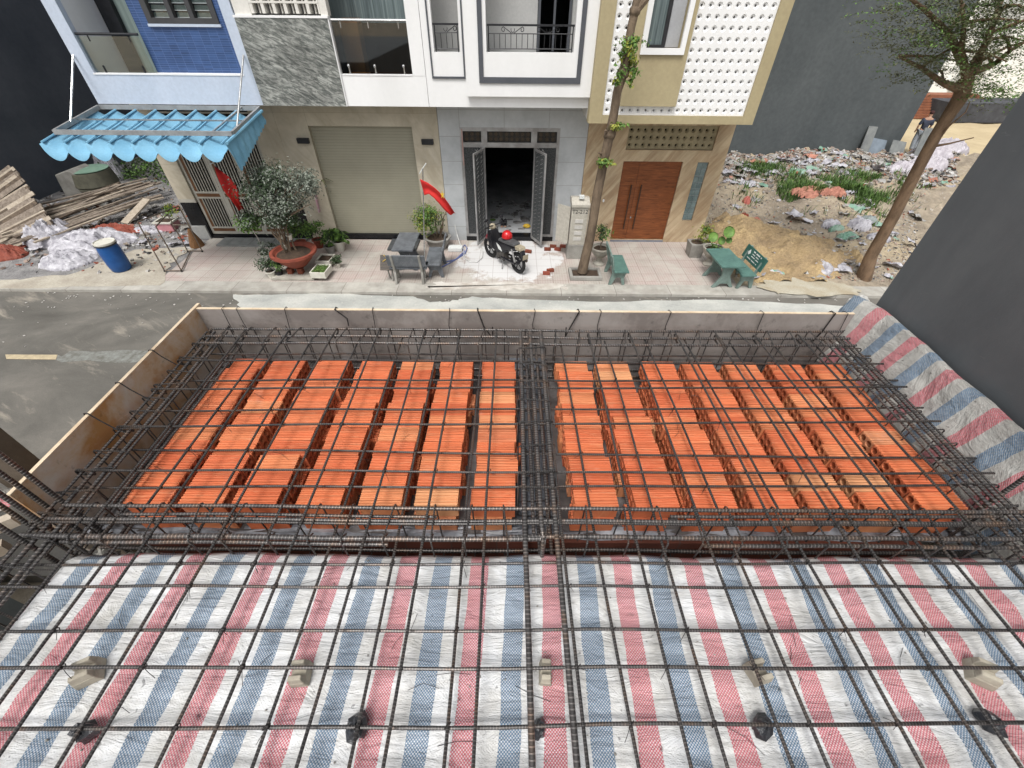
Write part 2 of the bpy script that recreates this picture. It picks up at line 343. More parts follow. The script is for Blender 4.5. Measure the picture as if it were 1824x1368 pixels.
def tarp_mat(name, axis, x0, P=.2635, skew=0.):
    b = NB(name); g = b.pos(); s = b.sep(g); o = 1 - axis
    wob = b.math('MULTIPLY_ADD', b.noise(3.2, g, 3), .030, -.015)
    x = b.math('ADD', b.math('ADD', s[axis], wob), b.math('MULTIPLY', s[o], skew)); t = b.math('MULTIPLY', b.math('SUBTRACT', x, x0), 1 / P)
    st = b.math('LESS_THAN', b.math('FRACT', b.math('MULTIPLY_ADD', t, 2., .25)), .49); isr = b.math('LESS_THAN', b.math('FRACT', b.math('ADD', t, .25)), .5)
    thr = b.math('MULTIPLY', b.math('GREATER_THAN', b.math('FRACT', b.math('MULTIPLY_ADD', t, 2., .30)), .92), .5)
    k = 2 * math.pi / .0088
    w = b.math('MULTIPLY', b.math('SINE', b.math('MULTIPLY', s[0], k)), b.math('SINE', b.math('MULTIPLY', s[1], k)))
    if axis == 1: w = b.math('MULTIPLY', b.math('SINE', b.math('MULTIPLY', s[1], k)), b.math('SINE', b.math('MULTIPLY', s[2], k)))
    wv = b.ramp(w, [(.0, 0.), (.3, .75)])
    colr = b.mix(isr, (.095, .165, .25), (.46, .11, .135)); dirt_shade = b.ramp(b.noise(5, g, 7, .72), [(.28, (.40, .39, .36)), (.45, (.56, .555, .54)), (.64, (.67, .68, .69))] if axis == 0 else [(.3, (.30, .29, .265)), (.62, (.44, .43, .40))])  # dirt blotches with translucent shading; draped version darker for painted steep-side shade
    colr = b.mix(wv, colr, dirt_shade); col = b.mix(st, dirt_shade, colr)
    cr = b.ramp(b.noise(3., b.pos((3, 26, 3) if axis == 0 else (3, 6, 20)), 6, .75, .4), [(.40, .70), (.48, 1.)]); col = b.mix(.6, col, b.mix(1., col, cr, 'MULTIPLY'))  # thin dark streaks paint in the shade of fine creases
    sp = b.ramp(b.noise(38, g, 3, .5), [(.27, .45), (.31, 1.)]); col = b.mix(1., col, sp, 'MULTIPLY')
    b.bump(b.noise(5, b.pos((.8, 3.0, 1) if axis == 0 else (1, 1, 1)), 7, .66, .9), .8, .035); b.bump(b.noise(14, b.pos((.7, 2, 1) if axis == 0 else (1, 1, 1)), 5, .6, 1.0), .4, .012); b.bump(w, .12, .0015)
    return b.fin(col, .42, 0, .45)
XR = gz(970, 1000, 4.24).x
tarpm = tarp_mat('striped_woven_tarp', 0, XR, skew=-.03)
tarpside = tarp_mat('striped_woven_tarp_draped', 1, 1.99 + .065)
def ply(name, c1, c2, c3):
    b = NB(name); g = b.pos(); col = b.ramp(b.noise(2.6, g, 7, .68, .3), [(.42, c1), (.52, c2), (.62, c3)])
    sp = b.ramp(b.noise(14, g, 5, .7), [(.3, .62), (.42, 1.)]); col = b.mix(1., col, sp, 'MULTIPLY'); sc2 = b.ramp(b.noise(5, b.pos((1, 1, 14), (R(12), 0, 0)), 6, .8, .8), [(.62, 1.), (.72, 1.25)]); col = b.mix(1., col, sc2, 'MULTIPLY')
    b.bump(b.noise(60, g, 4), .15, .003); return b.fin(col, .5, 0, .35)
plybrown = ply('stained_brown_formply', (.46, .235, .09), (.56, .40, .27), (.60, .51, .43))
plygrey = ply('cement_grey_formply', (.20, .175, .16), (.27, .24, .22), (.31, .28, .26))
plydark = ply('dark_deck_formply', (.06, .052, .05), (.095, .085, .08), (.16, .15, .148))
plyedge = M('pale_ply_edge', (.72, .60, .44), (.55, .42, .28), 9, .7, .1)
Zu, Zl, ZT, ZB = 4.34, 4.305, 4.24, 4.07
def sag(p, a=.003): return Vector((p[0] + a * (noise.noise(Vector(p) * 1.7) ), p[1] + a * noise.noise(Vector(p) * 1.7 + Vector((9, 0, 0))), p[2] + a * .8 * noise.noise(Vector(p) * 1.3 + Vector((0, 7, 0)))))
def seg(a, b, n=12, amp=.006):
    a = Vector(a); b = Vector(b); return [sag(a.lerp(b, i / n), amp) for i in range(n + 1)]

# ---- deck formwork
deck = thing('deck_formwork', 'dark plywood deck formwork carrying the brick rows and rebar', 'formwork', (0, 0, ZB))
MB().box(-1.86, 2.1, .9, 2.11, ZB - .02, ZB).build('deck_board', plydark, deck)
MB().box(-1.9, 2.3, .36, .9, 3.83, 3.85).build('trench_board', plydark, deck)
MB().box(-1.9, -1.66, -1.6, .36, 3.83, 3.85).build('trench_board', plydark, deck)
slab = thing('deck_platform', 'concrete platform under the striped tarp, hidden but for its edge', 'platform', (0, 0, 3.4))
MB().box(-1.66, 2.35, -1.8, .36, 3.3, 4.225).build('slab', concrete, slab)
for k, x in enumerate([-1.2, -.3, .6, 1.5]):
    MB().box(x, x + .08, 1.0, 2.0, 3.95, ZB - .021).build('joist', plankm, deck)
tw = thing('timber_prop', 'timber prop standing in the road under the deck formwork', 'prop', (-1.0, 1.5, -.15))
MB().cyl((-1, 1.5, -.15), .05, .045, 4.1, 10).build('pole', plankm, tw)
# ---- brick upstand under the tarp edge
brickred = tiles('red_brick_course', (.27, .07, .035), (.18, .045, .022), .2, .095, .01, (.12, .05, .035), offs=(.3, .32), jw=.006, var=.3, rough=.8, bump=.3)
wl = MB().box(-1.62, 1.80, .872, .9, 3.3, ZB - .022).build('brick_wall', tiles('trench_shaded_brick', (.15, .04, .022), (.10, .028, .016), .2, .095, .01, (.06, .03, .025), offs=(.3, .32), jw=.006, var=.4, rough=.85, bump=.3))  # darker copy of the brick, with trench shade put into its colour
tag(wl, 'low red brick wall, trench shade in its colour, under nearer brick ends', 'low wall')
pf = MB()
for i in range(31):
    for j in range(4): pf.v.append(Vector((-1.85 + 3.9 * i / 30, .885 + .045 * j / 3 + .006 * math.sin(i * 2.1), ZB + .004 + .008 * math.sin(i * 1.7 + j) - .02 * (j == 0))))
for i in range(30):
    for j in range(3): a = i * 4 + j; pf.f.append((a, a + 4, a + 5, a + 1)); pf.mi.append(0)
tag(pf.build('plastic_film', M('pale_film', (.36, .37, .40), (.10, .10, .11), 9, .3, .5, 30, .01)), 'pale plastic film strip showing between the near brick ends', 'plastic film')
MB().box(-.01, .225, .9, 2.1, ZB + .001, ZB + .006).build('grey_plastic_lining', M('bluish_grey_plastic', (.15, .16, .18), (.05, .055, .062), 4, .3, .6, 25, .02), deck)

# ---- formwork boards with tie wires
def wire(pts, r=.0018): return MB().tube(pts, r, 5)
fb = thing('front_board', 'grey plywood edge board with pale top edge, on the street side', 'formwork board', (0, 2.12, 4.03))
MB().box(-1.86, 2.03, 2.11, 2.126, 3.97, 4.418).build('panel', plygrey, fb, bevel=.001)
MB().box(-1.86, 2.03, 2.1095, 2.1265, 4.419, 4.423).build('top_edge', plyedge, fb)
for px, h, kx in [(505, .20, 0), (595, .04, .08), (662, .20, 0), (800, .2, 0), (850, .21, .09), (952, .16, 0), (1030, .19, -.07), (1069, .17, 0), (1192, .17, -.02), (1355, .17, .0), (1480, .21, -.05), (1502, .19, 0), (392, .18, .03), (418, .16, .03)]:
    x = gz(px, 556, 4.42).x; r_ = random.uniform
    wire([(x + kx * .1, 2.15, 4.40), (x, 2.13, 4.428), (x + .004, 2.10, 4.432), (x + kx * .5 + r_(-.01, .01), 2.09, 4.42 - h * .45), (x + kx + r_(-.006, .006), 2.07, 4.42 - h * .8), (x + kx, 2.05, 4.35)], .0022 if abs(kx) < .05 else .004).build('tie_wire', wirem, fb)
lb = thing('left_board', 'brown stained plywood edge board with pale top edge, on the left', 'formwork board', (-1.88, 1.5, 4.03))
MB().poly([(-1.86, 2.14, 3.97), (-1.86, .86, 3.97), (-1.865, .86, 4.41), (-1.86, 2.16, 4.425)], (-.016, 0, 0)).build('panel', plybrown, lb)
MB().poly([(-1.8595, 2.16, 4.4255), (-1.8645, .86, 4.4105), (-1.8645, .86, 4.415), (-1.8595, 2.16, 4.430)], (-.017, 0, 0)).build('top_edge', plyedge, lb)
for px, py in [(272, 625), (230, 683), (150, 738)]:
    p = gz(px, py, 4.42); y = p.y
    wire([(-1.92, y + .02, 4.38), (-1.885, y, 4.425), (-1.86, y - .005, 4.43), (-1.83, y - .01, 4.39), (-1.76, y - .03, 4.35)], .0028).build('tie_wire', wirem, lb)
pa, pb = gz(63, 812, 4.3), gz(40, 838, 4.3)
tag(MB().box(pa.x - .16, pa.x, pb.y, pa.y, -.14, 6.3).build('timber_post', M('brown_post', (.12, .095, .07), (.08, .062, .045), 5, .9, .4)), 'dark brown timber post rising outside the left plywood board', 'post')
sb = thing('short_board', 'short pale timber board ends beside the column bars at left', 'timber', (-2.1, .75, 4.1))
for (a, b_, c, d) in [((-1.93, .84, 4.28), (-2.3, .56, 4.28), .035, .05), ((-1.92, .75, 4.24), (-2.3, .46, 4.24), .035, .05)]:
    MB().beam(a, b_, c, d).build('board', plankpale, sb)
g1 = MB(); N = 10
for i in range(N + 1):
    for j in range(6): g1.v.append(Vector((-2.42 + .40 * i / N, .62 + .30 * j / 5 + .10 * i / N, 4.27 + .02 * math.sin(i * 1.3) + .02 * math.sin(j * 2.1 + i))))
for i in range(N):
    for j in range(5): g1.f.append((i * 6 + j, (i + 1) * 6 + j, (i + 1) * 6 + j + 1, i * 6 + j + 1)); g1.mi.append(0)
o = g1.build('tarp_scrap', tarp_mat('striped_tarp_scrap', 1, .7, .22), smooth=True); tag(o, 'small scrap of striped tarp behind the thick column bars at left', 'tarp'); md = o.modifiers.new('thick', 'SOLIDIFY'); md.thickness = .002

# ---- foreground tarp
def fbm(x, y, z=0): return noise.fractal(Vector((x, y, z)), 1., 2., 4)
g1 = MB(); NX, NY = 230, 130; x0, x1, y0, y1 = -1.70, 1.97, -1.7, .735
for i in range(NX + 1):
    for j in range(NY + 1):
        x = x0 + (x1 - x0) * i / NX; y = y0 + (y1 - y0) * j / NY
        z = ZT + .006 * fbm(x * 1.6, y * 2.2, 3) + .013 * (abs(noise.noise(Vector((x * 2.2 + y * 2, y * 7 - x * 3, 4)))) + .6 * abs(noise.noise(Vector((x * 5 - y * 4, y * 9 + x * 6, 14)))) * (.3 + max(0, min(1, x + .3)))) + .0045 * noise.noise(Vector((x * 4, y * 19, 1))) + (.007 * noise.noise(Vector((x * 6 + y * 4, y * 9, 5))) * max(0, min(1, (x - .2))))
        e = y1 - y
        if e < .03: z -= (.03 - e) * .9; y = y + .004 * math.sin(x * 5) + .003 * math.sin(x * 17)
        l = x - x0
        if l < .07: z -= (.07 - l) ** 2 * 9; x += (.07 - l) * .2 + .01 * math.sin(y * 9)
        g1.v.append(Vector((x, y, z)))
for i in range(NX):
    for j in range(NY): a = i * (NY + 1) + j; g1.f.append((a, a + NY + 1, a + NY + 2, a + 1)); g1.mi.append(0)
o = g1.build('striped_tarp', tarpm, smooth=True, loc=(0, 0, ZT)); tag(o, 'red, blue and white striped tarp spread flat under the near rebar', 'tarp')
md = o.modifiers.new('thick', 'SOLIDIFY'); md.thickness = .003
# ---- draped tarp on the right
g1 = MB(); NX, NY = 150, 40
prof = [(1.985, 3.95), (2.01, 4.08), (2.05, 4.2), (2.09, 4.33), (2.125, 4.44), (2.135, 4.468), (2.168, 4.462), (2.180, 4.38), (2.19, 4.1)]
def pl(t):
    t *= len(prof) - 1; i = min(int(t), len(prof) - 2); f = t - i; return [prof[i][k] * (1 - f) + prof[i + 1][k] * f for k in (0, 1)]
for i in range(NX + 1):
    for j in range(NY + 1):
        y = 2.20 - 2.6 * i / NX; t = j / NY; px_, pz_ = pl(t); far = max(0, 1 - (2.2 - y) / .22)
        n = .012 * fbm(y * 4, pz_ * 5, 2) + .014 * abs(noise.noise(Vector((y * 9 + pz_ * 8, pz_ * 9 - y * 5, 8)))) + .008 * math.sin(y * 3)
        pz_ += .018 * fbm(y * 2.2, 4, 4) * (1 if t > .3 else .3)
        g1.v.append(Vector((px_ + n * (1 if t < .6 else .4) - far * far * .10, y + .01 * fbm(pz_ * 6, y * 3, 1), pz_ + .03 * far * (t > .4))))
for i in range(NX):
    for j in range(NY): a = i * (NY + 1) + j; g1.f.append((a, a + 1, a + NY + 2, a + NY + 1)); g1.mi.append(0)
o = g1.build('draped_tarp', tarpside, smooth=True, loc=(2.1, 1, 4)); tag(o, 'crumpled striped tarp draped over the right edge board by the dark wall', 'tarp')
md = o.modifiers.new('thick', 'SOLIDIFY'); md.thickness = .003
c_ = MB().ell((2.09, 2.20, 4.43), .07, .035, .06, jit=.10, su=14, sv=9).build('tarp_bundle', M('white_tarp_fold', (.62, .61, .58), (.5, .49, .46), 8, .5, .5, 20, .02), smooth=True)
tag(c_, 'bunched white tarp corner where the front board meets the dark wall', 'tarp')
rb = MB().box(2.13, 2.148, -.9, 2.12, 3.9, 4.44).build('right_board', plygrey); tag(rb, 'plywood edge board hidden under the draped striped tarp at right', 'formwork board')

# ---- hollow bricks
def brick_mesh(name, L, W, Hh, ng, seed):
    rr = random.Random(seed); bm = bmesh.new()
    top = [(-W / 2, Hh)]; n = ng
    for i in range(n):
        c = -W / 2 + W * (i + .9) / (n + .8) + rr.uniform(-.002, .002); gw = .0027; gd = .0055
        top += [(c - gw, Hh), (c - gw * .5, Hh - gd), (c + gw * .5, Hh - gd), (c + gw, Hh)]
    out = [(W / 2, 0.003), (W / 2 - .003, 0), (-W / 2 + .003, 0), (-W / 2, .003)] + [(-W / 2, Hh - .003), (-W / 2 + .003, Hh)] + top[1:] + [(W / 2 - .003, Hh), (W / 2, Hh - .003)]
    loops = [out]
    for cy in (-W * .245, W * .245):
        for cz in (Hh * .26, Hh * .71):
            loops.append([(cy + .0165 * math.cos(a * math.pi / 5), cz + .0175 * math.sin(a * math.pi / 5)) for a in range(10)])
    ends = []
    for x in (-L / 2, L / 2):
        vs = [[bm.verts.new((x, p[0], p[1])) for p in lp] for lp in loops]; es = [bm.edges.new((lp[i], lp[(i + 1) % len(lp)])) for lp in vs for i in range(len(lp))]
        bmesh.ops.triangle_fill(bm, use_beauty=True, edges=es); ends.append(vs)
    for a, b_ in zip(*ends):
        for i in range(len(a)): bm.faces.new((a[i], a[(i + 1) % len(a)], b_[(i + 1) % len(a)], b_[i]))
    bmesh.ops.recalc_face_normals(bm, faces=bm.faces); me = bpy.data.meshes.new(name); bm.to_mesh(me); bm.free(); return me
def brick_m():
    b = NB('fired_clay'); oi = b.n('ShaderNodeObjectInfo').outputs['Random']
    col = b.ramp(oi, [(0, (.56, .13, .055)), (.3, (.66, .19, .08)), (.62, (.60, .15, .065)), (.86, (.66, .23, .10)), (.95, (.68, .33, .16)), (1, (.52, .13, .06))])
    v = b.pos((1.2, 9, 1)); st = b.noise(9, v, 6, .7, .6); col = b.mix(b.ramp(st, [(.52, 0.), (.75, .5)]), col, (.76, .40, .22))
    dk = b.noise(11, b.pos((1, 4, 1), loc=(5, 5, 5)), 5, .7); col = b.mix(b.ramp(dk, [(.6, 0.), (.78, .6)]), col, (.40, .085, .04))
    s = b.sep(b.pos(obj=True)); gl = b.ramp(b.noise(110, b.pos((.02, 1, .02), obj=True), 3, .6), [(.42, .72), (.55, 1.)])  # thin dark lines add groove shade to the clay colour
    col = b.mix(1., col, gl, 'MULTIPLY'); du = b.noise(5, b.pos(loc=(3, 8, 1)), 8, .75, .4); col = b.mix(b.ramp(du, [(.58, 0.), (.78, .45)]), col, (.66, .42, .32)); ch = b.noise(30, b.pos(), 3, .6); col = b.mix(b.ramp(ch, [(.25, .7), (.30, 0.)]), col, (.30, .07, .035))
    b.bump(b.noise(60, b.pos((.5, 3, 1)), 4), .3, .003); return b.fin(col, .78, 0, .25)
clay = brick_m()
ZH = .09
brick_meshes = []
for k in range(4):
    me = brick_mesh('hollow_brick', .18, .0825, ZH - .001, [6, 7, 6, 5][k], k); me.materials.append(clay); brick_meshes.append(me)
rows = [((407, 466), (222, 305)), ((485, 540), (322, 402)), ((564, 621), (423, 493)), ((641, 700), (533, 611)), ((716, 770), (640, 720)), ((786, 842), (736, 813)), ((860, 917), (845, 920)),
        ((991, 1047), (1022, 1099)), ((1062, 1117), (1127, 1205)), ((1144, 1200), (1228, 1308)), ((1216, 1271), (1334, 1412)), ((1289, 1347), (1430, 1508)), ((1363, 1426), (1530, 1607)), ((1436, 1502), (1630, 1706))]
ordn = ['first', 'second', 'third', 'fourth', 'fifth', 'sixth', 'seventh', 'eighth', 'ninth', 'tenth', 'eleventh']
nb = 11; rr = random.Random(5)
for ri, (fa, ne) in enumerate(rows):
    xf = sum(gz(p, 650, ZB + 2 * ZH).x for p in fa) / 2; xn = sum(gz(p, 885, ZB + 2 * ZH).x for p in ne) / 2
    side = 'left' if ri < 7 else 'right'; num = ordn[6 - ri] if ri < 7 else ordn[ri - 7]
    for lay in (0, 1):
        for k in range(nb):
            if lay == 0 and k == 0: continue
            y = 1.862 - .0852 * (k + .5) + rr.uniform(-.0012, .0012); t = (1.83 - y) / .9; x = xf + (xn - xf) * t
            o = bpy.data.objects.new('hollow_brick', rr.choice(brick_meshes)); sc.collection.objects.link(o)
            jx = rr.gauss(0, .003 if lay else .007) + (rr.choice([-.009, .009]) if rr.random() < .10 else 0)
            o.location = (x + jx + (0 if lay else rr.choice([-.01, .008])), y + (-.012 if lay == 0 else 0), ZB + ZH * lay + (.0012 if lay == 0 else .0015 + rr.uniform(0, .004)))
            o.rotation_euler = (rr.gauss(0, .008) if lay else 0, 0, rr.gauss(0, .012)); o.scale = (rr.uniform(.97, 1.03), 1, 1)
            if rr.random() < .5: o.rotation_euler.z += math.pi
            tag(o, 'orange hollow brick, %s layer, %s from street, %s row %s of central beam' % ('upper' if lay else 'lower', ordn[k], num, side), 'brick', 'hollow clay bricks laid in rows')

# ---- rebar mats
def hook(p, dx, dy, r=.018, n=6, tail=.05):    # bar end curling down and back
    d = Vector((dx, dy, 0)); out = []
    for i in range(1, n + 1):
        a = math.pi * i / n; out.append(Vector(p) + d * r * math.sin(a) - Vector((0, 0, r * (1 - math.cos(a)))))
    out.append(out[-1] - d * tail); return out
YB = [(-1.56, -1.56), (-1.32, -1.31), (-1.08, -1.05), (-.79, -.78), (-.54, -.52), (-.32, -.31), (-.09, -.09), (.205, .19), (.47, .46), (.73, .71), (1.0, .98), (1.25, 1.22), (1.5, 1.46), (1.76, 1.72)]
YA = [(-1.45, -1.43), (-1.18, -1.17), (-.92, -.90), (-.67, -.65), (-.42, -.42), (-.17, -.17), (.34, .31), (.575, .56), (.84, .81), (1.09, 1.05), (1.35, 1.31), (1.62, 1.57), (1.88, 1.82)]
XB = [-.62, -.38, -.14, .10, (0, 1189, 1824, 1190), (0, 1045, 1824, 1046), .805, 1.04, (210, 759, 1687, 751), (267, 692, 1623, 690), (325, 640, 1576, 649)]
XA = [-.50, -.27, -.04, (0, 1298, 1824, 1287), (0, 1124, 1824, 1122), (95, 1006, 1816, 1002), (110, 869, 1794, 864), (199, 800, 1751, 817), (241, 731, 1659, 727), (300, 677, 1600, 678), 1.86]
def ymat(parent, L, z, hk, yend):
    for k, (xn, xf) in enumerate(L):
        f = (xf - xn) / .95; ye = yend + random.uniform(-.02, .02); a = Vector((xn + f * (-1.2 - .34), -1.2, z)); b_ = Vector((xn + f * (ye - .34), ye, z))
        p = seg(a, b_, 22, .008)
        if hk: p += hook(p[-1], 0, 1, .014)
        MB().tube(p, .0052, 8).build('long_bar', barthin, parent, smooth=True)
def xmat(parent, L, z, hk):
    crosses = []
    for it in L:
        if isinstance(it, tuple):
            a = gz(it[0], it[1], z); b_ = gz(it[2], it[3], z); sl_ = (b_.y - a.y) / (b_.x - a.x)
            ym = a.y - sl_ * a.x
        else: ym = it; sl_ = .004
        xl = -1.80; xr = 2.04 + random.uniform(-.02, .04)
        p = seg((xl, ym + sl_ * xl, z), (xr, ym + sl_ * xr, z), 26, .008); crosses.append((ym, sl_))
        if hk: p = list(reversed(hook(p[0], -1, 0, .015))) + p
        MB().tube(p, .0052, 8).build('cross_bar', barthin, parent, smooth=True)
    return crosses
for nm, lab, LY, LX, z, hk, ye in [('rebar_mat', 'upper layer of tied rebar mesh spanning bricks and striped tarp', YB, XB, Zu, True, 2.02), ('rebar_mat', 'lower layer of rebar mesh, just under the upper mesh bars', YA, XA, Zl, False, 2.0)]:
    r_ = thing(nm, lab, 'rebar mesh', (0, .5, z), 'tied rebar mesh layers')
    ymat(r_, LY, z, hk, ye); cs = xmat(r_, LX, z - .0095, hk); nw = 0
    for ym, s_ in cs:
        for xn, xf in LY:
            x = xn + (xf - xn) / .95 * (ym - .34); y = ym + s_ * x
            if y < .12 or nw >= 62 or random.random() < .25: continue
            nw += 1; m_ = MB(); q = .008
            m_.tube([(x - q, y - q, z - .004), (x - q * .3, y - q * .3, z + .0065), (x + q * .3, y + q * .3, z + .0065), (x + q, y + q, z - .004), (x + q * .4, y + q * .4, z - .017), (x - q * .4, y - q * .4, z - .017), (x - q, y - q, z - .004)], .0016, 5)
            for j in range(2): a_ = random.uniform(0, 6.28); l_ = random.uniform(.01, .045); m_.tube([(x, y, z - .012), (x + l_ * .5 * math.cos(a_), y + l_ * .5 * math.sin(a_), z - .016), (x + l_ * math.cos(a_), y + l_ * math.sin(a_), z - .02 - random.random() * .02)], .0009, 4)
            m_.build('tie_wire', wirem, r_)
# ---- beam cages
def stirrup(parent, c, w, h, axis, r=.0033, tilt=0.):
    a = Vector((1, 0, 0)) if axis == 'x' else Vector((0, 1, 0)); n_ = Vector((0, 1, 0)) if axis == 'x' else Vector((1, 0, 0)); c = Vector(c); u = Vector((0, 0, 1)); e = .008
    q = [(-w / 2 + e, 0), (w / 2 - e, 0), (w / 2, -e), (w / 2, -h + e), (w / 2 - e, -h), (-w / 2 + e, -h), (-w / 2, -h + e), (-w / 2, -e), (-w / 2 + e, 0), (-w / 2 + e + .035, -.03)]
    MB().tube([c + a * p[0] + u * p[1] + n_ * tilt * p[0] for p in q], r, 6).build('stirrup', barthin, parent, smooth=True)
def bar(parent, pts, r): MB().tube(pts, r, 10).build('main_bar', barthick, parent, smooth=True)
cc = thing('beam_cage', 'central beam cage of thick ribbed bars between the two brick fields', 'rebar cage', (.11, 1.2, 4.1), 'beam reinforcement cages')
for x, xe in ((.052, .072), (.170, .188)): bar(cc, seg((x, 2.03, Zu - .004), (xe, -1.2, Zu - .004), 20, .006), .0095)
p = seg((.108, 2.03, Zu - .004), (.122, .80, Zu - .004), 12, .005); bar(cc, p + [(.122, .76, Zu - .012), (.122, .735, Zu - .035), (.122, .725, Zu - .09), (.122, .72, 4.0)], .0088)
for x in (.06, .165): bar(cc, seg((x, 2.0, 4.115), (x + .012, .62, 4.115), 10, .005), .008)
for x, z in ((.082, Zu - .03), (.14, Zu - .03), (.113, 4.12)): bar(cc, seg((x, 2.0, z), (x + .012, .76, z), 10, .005), .0065)
for y in [1.86, 1.72, 1.585, 1.45, 1.31, 1.17, 1.03, .955]: stirrup(cc, (.113, y, Zu + .007), .16, .225, 'x', .004, tilt=random.uniform(-.12, .12))
fc = thing('beam_cage', 'rebar cage of three ribbed bars running along the grey front board', 'rebar cage', (0, 1.97, 4.1), 'beam reinforcement cages')
for y in (2.045, 1.975, 1.91):
    p = seg((-1.76, y, Zu - .01), (1.98, y + .012, Zu - .01), 24, .008); e = p[0]; p = [e + Vector((-.0, 0, -.09)), e + Vector((-.025, 0, -.07)), e + Vector((-.03, 0, -.02)), e + Vector((-.018, 0, -.004))] + p; bar(fc, p, .0075)
    bar(fc, seg((-1.8, y, 4.09), (1.98, y, 4.09), 16, .006), .0075)
for k in range(27): stirrup(fc, (-1.68 + k * .138 + random.uniform(-.015, .015), 1.978, Zu + .001), .15, .25, 'y', tilt=random.uniform(-.25, .25))
lc = thing('beam_cage', 'rebar cage running along the brown left plywood board', 'rebar cage', (-1.72, .5, 4.1), 'beam reinforcement cages')
for x, r_ in ((-1.795, .006), (-1.75, .008), (-1.70, .008), (-1.675, .0055)): bar(lc, seg((x, 2.03, Zu - .02), (x + .02, -1.2, Zu - .02), 24, .008), r_)
for x in (-1.79, -1.73, -1.66): bar(lc, seg((x, 2.0, 4.10), (x, -1.2, 4.08), 12, .006), .0075)
for x in (-1.60, -1.57): bar(lc, seg((x, 1.98, Zl - .02), (x, .9, Zl - .02), 12, .006), .005)
for k in range(26): stirrup(lc, (-1.735, 1.88 - k * .105 + random.uniform(-.015, .015), Zu - .006), .155, .24, 'x', tilt=random.uniform(-.2, .2))
rc = thing('beam_cage', 'crowded rebar cage running along the draped striped tarp', 'rebar cage', (1.95, .5, 4.1), 'beam reinforcement cages')
for x, r_ in ((1.875, .006), (1.915, .0085), (1.955, .0075), (1.985, .0085), (2.01, .005)): bar(rc, seg((x - .04, 2.02, Zu - .02), (x + .04, -1.0, Zu - .02), 24, .01), r_)
for x in (1.86, 1.92, 1.98): bar(rc, seg((x, 2.0, 4.10), (x, -1.0, 4.08), 12, .006), .0075)
for k in range(26): stirrup(rc, (1.935 - (k < 6) * .02, 1.90 - k * .100 + random.uniform(-.02, .02), Zu - .006), .15, .24, 'x', tilt=random.uniform(-.25, .25))
bc = thing('beam_cage', 'heavy rebar cage in the trench between the bricks and striped tarp', 'rebar cage', (0, .8, 4.0), 'beam reinforcement cages')
def rbar(y, z, x0, x1, r, dy=0): bar(bc, seg((x0, y, z), (x1, y + dy, z), 26, .007), r)
rbar(.868, Zu - .008, -1.72, 2.06, .0075); rbar(.812, Zu - .010, -1.76, 2.1, .0075, .01); rbar(.745, Zu - .012, -1.80, .12, .0095); rbar(.752, Zu - .012, .0, 2.1, .0085, .01)
rbar(.838, Zu - .018, -1.5, -.28, .0065); rbar(.845, Zu - .018, .62, 1.9, .0065, .01); rbar(.735, Zu - .034, -1.7, -.45, .008); rbar(.738, Zu - .034, .72, 2.0, .008)
for y in (.745, .80, .86): rbar(y, 4.0, -1.8, 2.1, .0085)
rbar(.76, 4.12, .1, 2.0, .006); rbar(.752, 4.14, -1.6, .1, .006)
for k in range(25): stirrup(bc, (-1.62 + k * .146 + random.uniform(-.02, .02), .806, Zu - .001), .155, .36, 'y', tilt=random.uniform(-.22, .22))
# ---- column starter bars
cl = thing('column_cage', 'thick vertical column bars rising at the left deck corner', 'rebar cage', (-1.8, .82, 3.86))
for px, py in [(116, 899), (87, 907), (82, 938), (39, 928), (53, 973)]:
    p = gz(px, py, 4.3); bar(cl, seg((p.x, p.y, 3.86), (p.x, p.y, 7.0), 10, .006), .0088)
for z in (4.0, 4.12, 4.24): MB().tube([(-1.89, .71, z), (-1.74, .71, z), (-1.74, .90, z), (-1.89, .90, z), (-1.89, .71, z)], .0035, 6).build('stirrup', barthin, cl)
p = gz(1786, 880, 4.3); c2 = thing('column_cage', 'ribbed vertical column bars rising at the right deck corner', 'rebar cage', (p.x, p.y, 3.86))
bar(c2, seg((p.x, p.y, 3.86), (p.x, p.y, 7.0), 10, .006), .009); bar(c2, seg((p.x + .07, p.y, 3.86), (p.x + .07, p.y, 7.0), 10, .006), .009); bar(c2, seg((p.x + .07, p.y - .15, 3.86), (p.x + .07, p.y - .15, 7.0), 10, .006), .009)
# rubble in the trench corners
rub = MB()
for k in range(150):
    cx = random.choice([random.uniform(-1.85, -1.62), random.uniform(1.6, 2.1)]); rub.ell((cx, random.uniform(.5, .88), 3.85 + random.uniform(0, .12)), *(random.uniform(.01, .035) for _ in range(3)), su=6, sv=4, jit=.2)
tag(rub.build('mortar_rubble', concrete), 'grey mortar crumbs lying in the beam trench corners', 'rubble', kind='stuff')
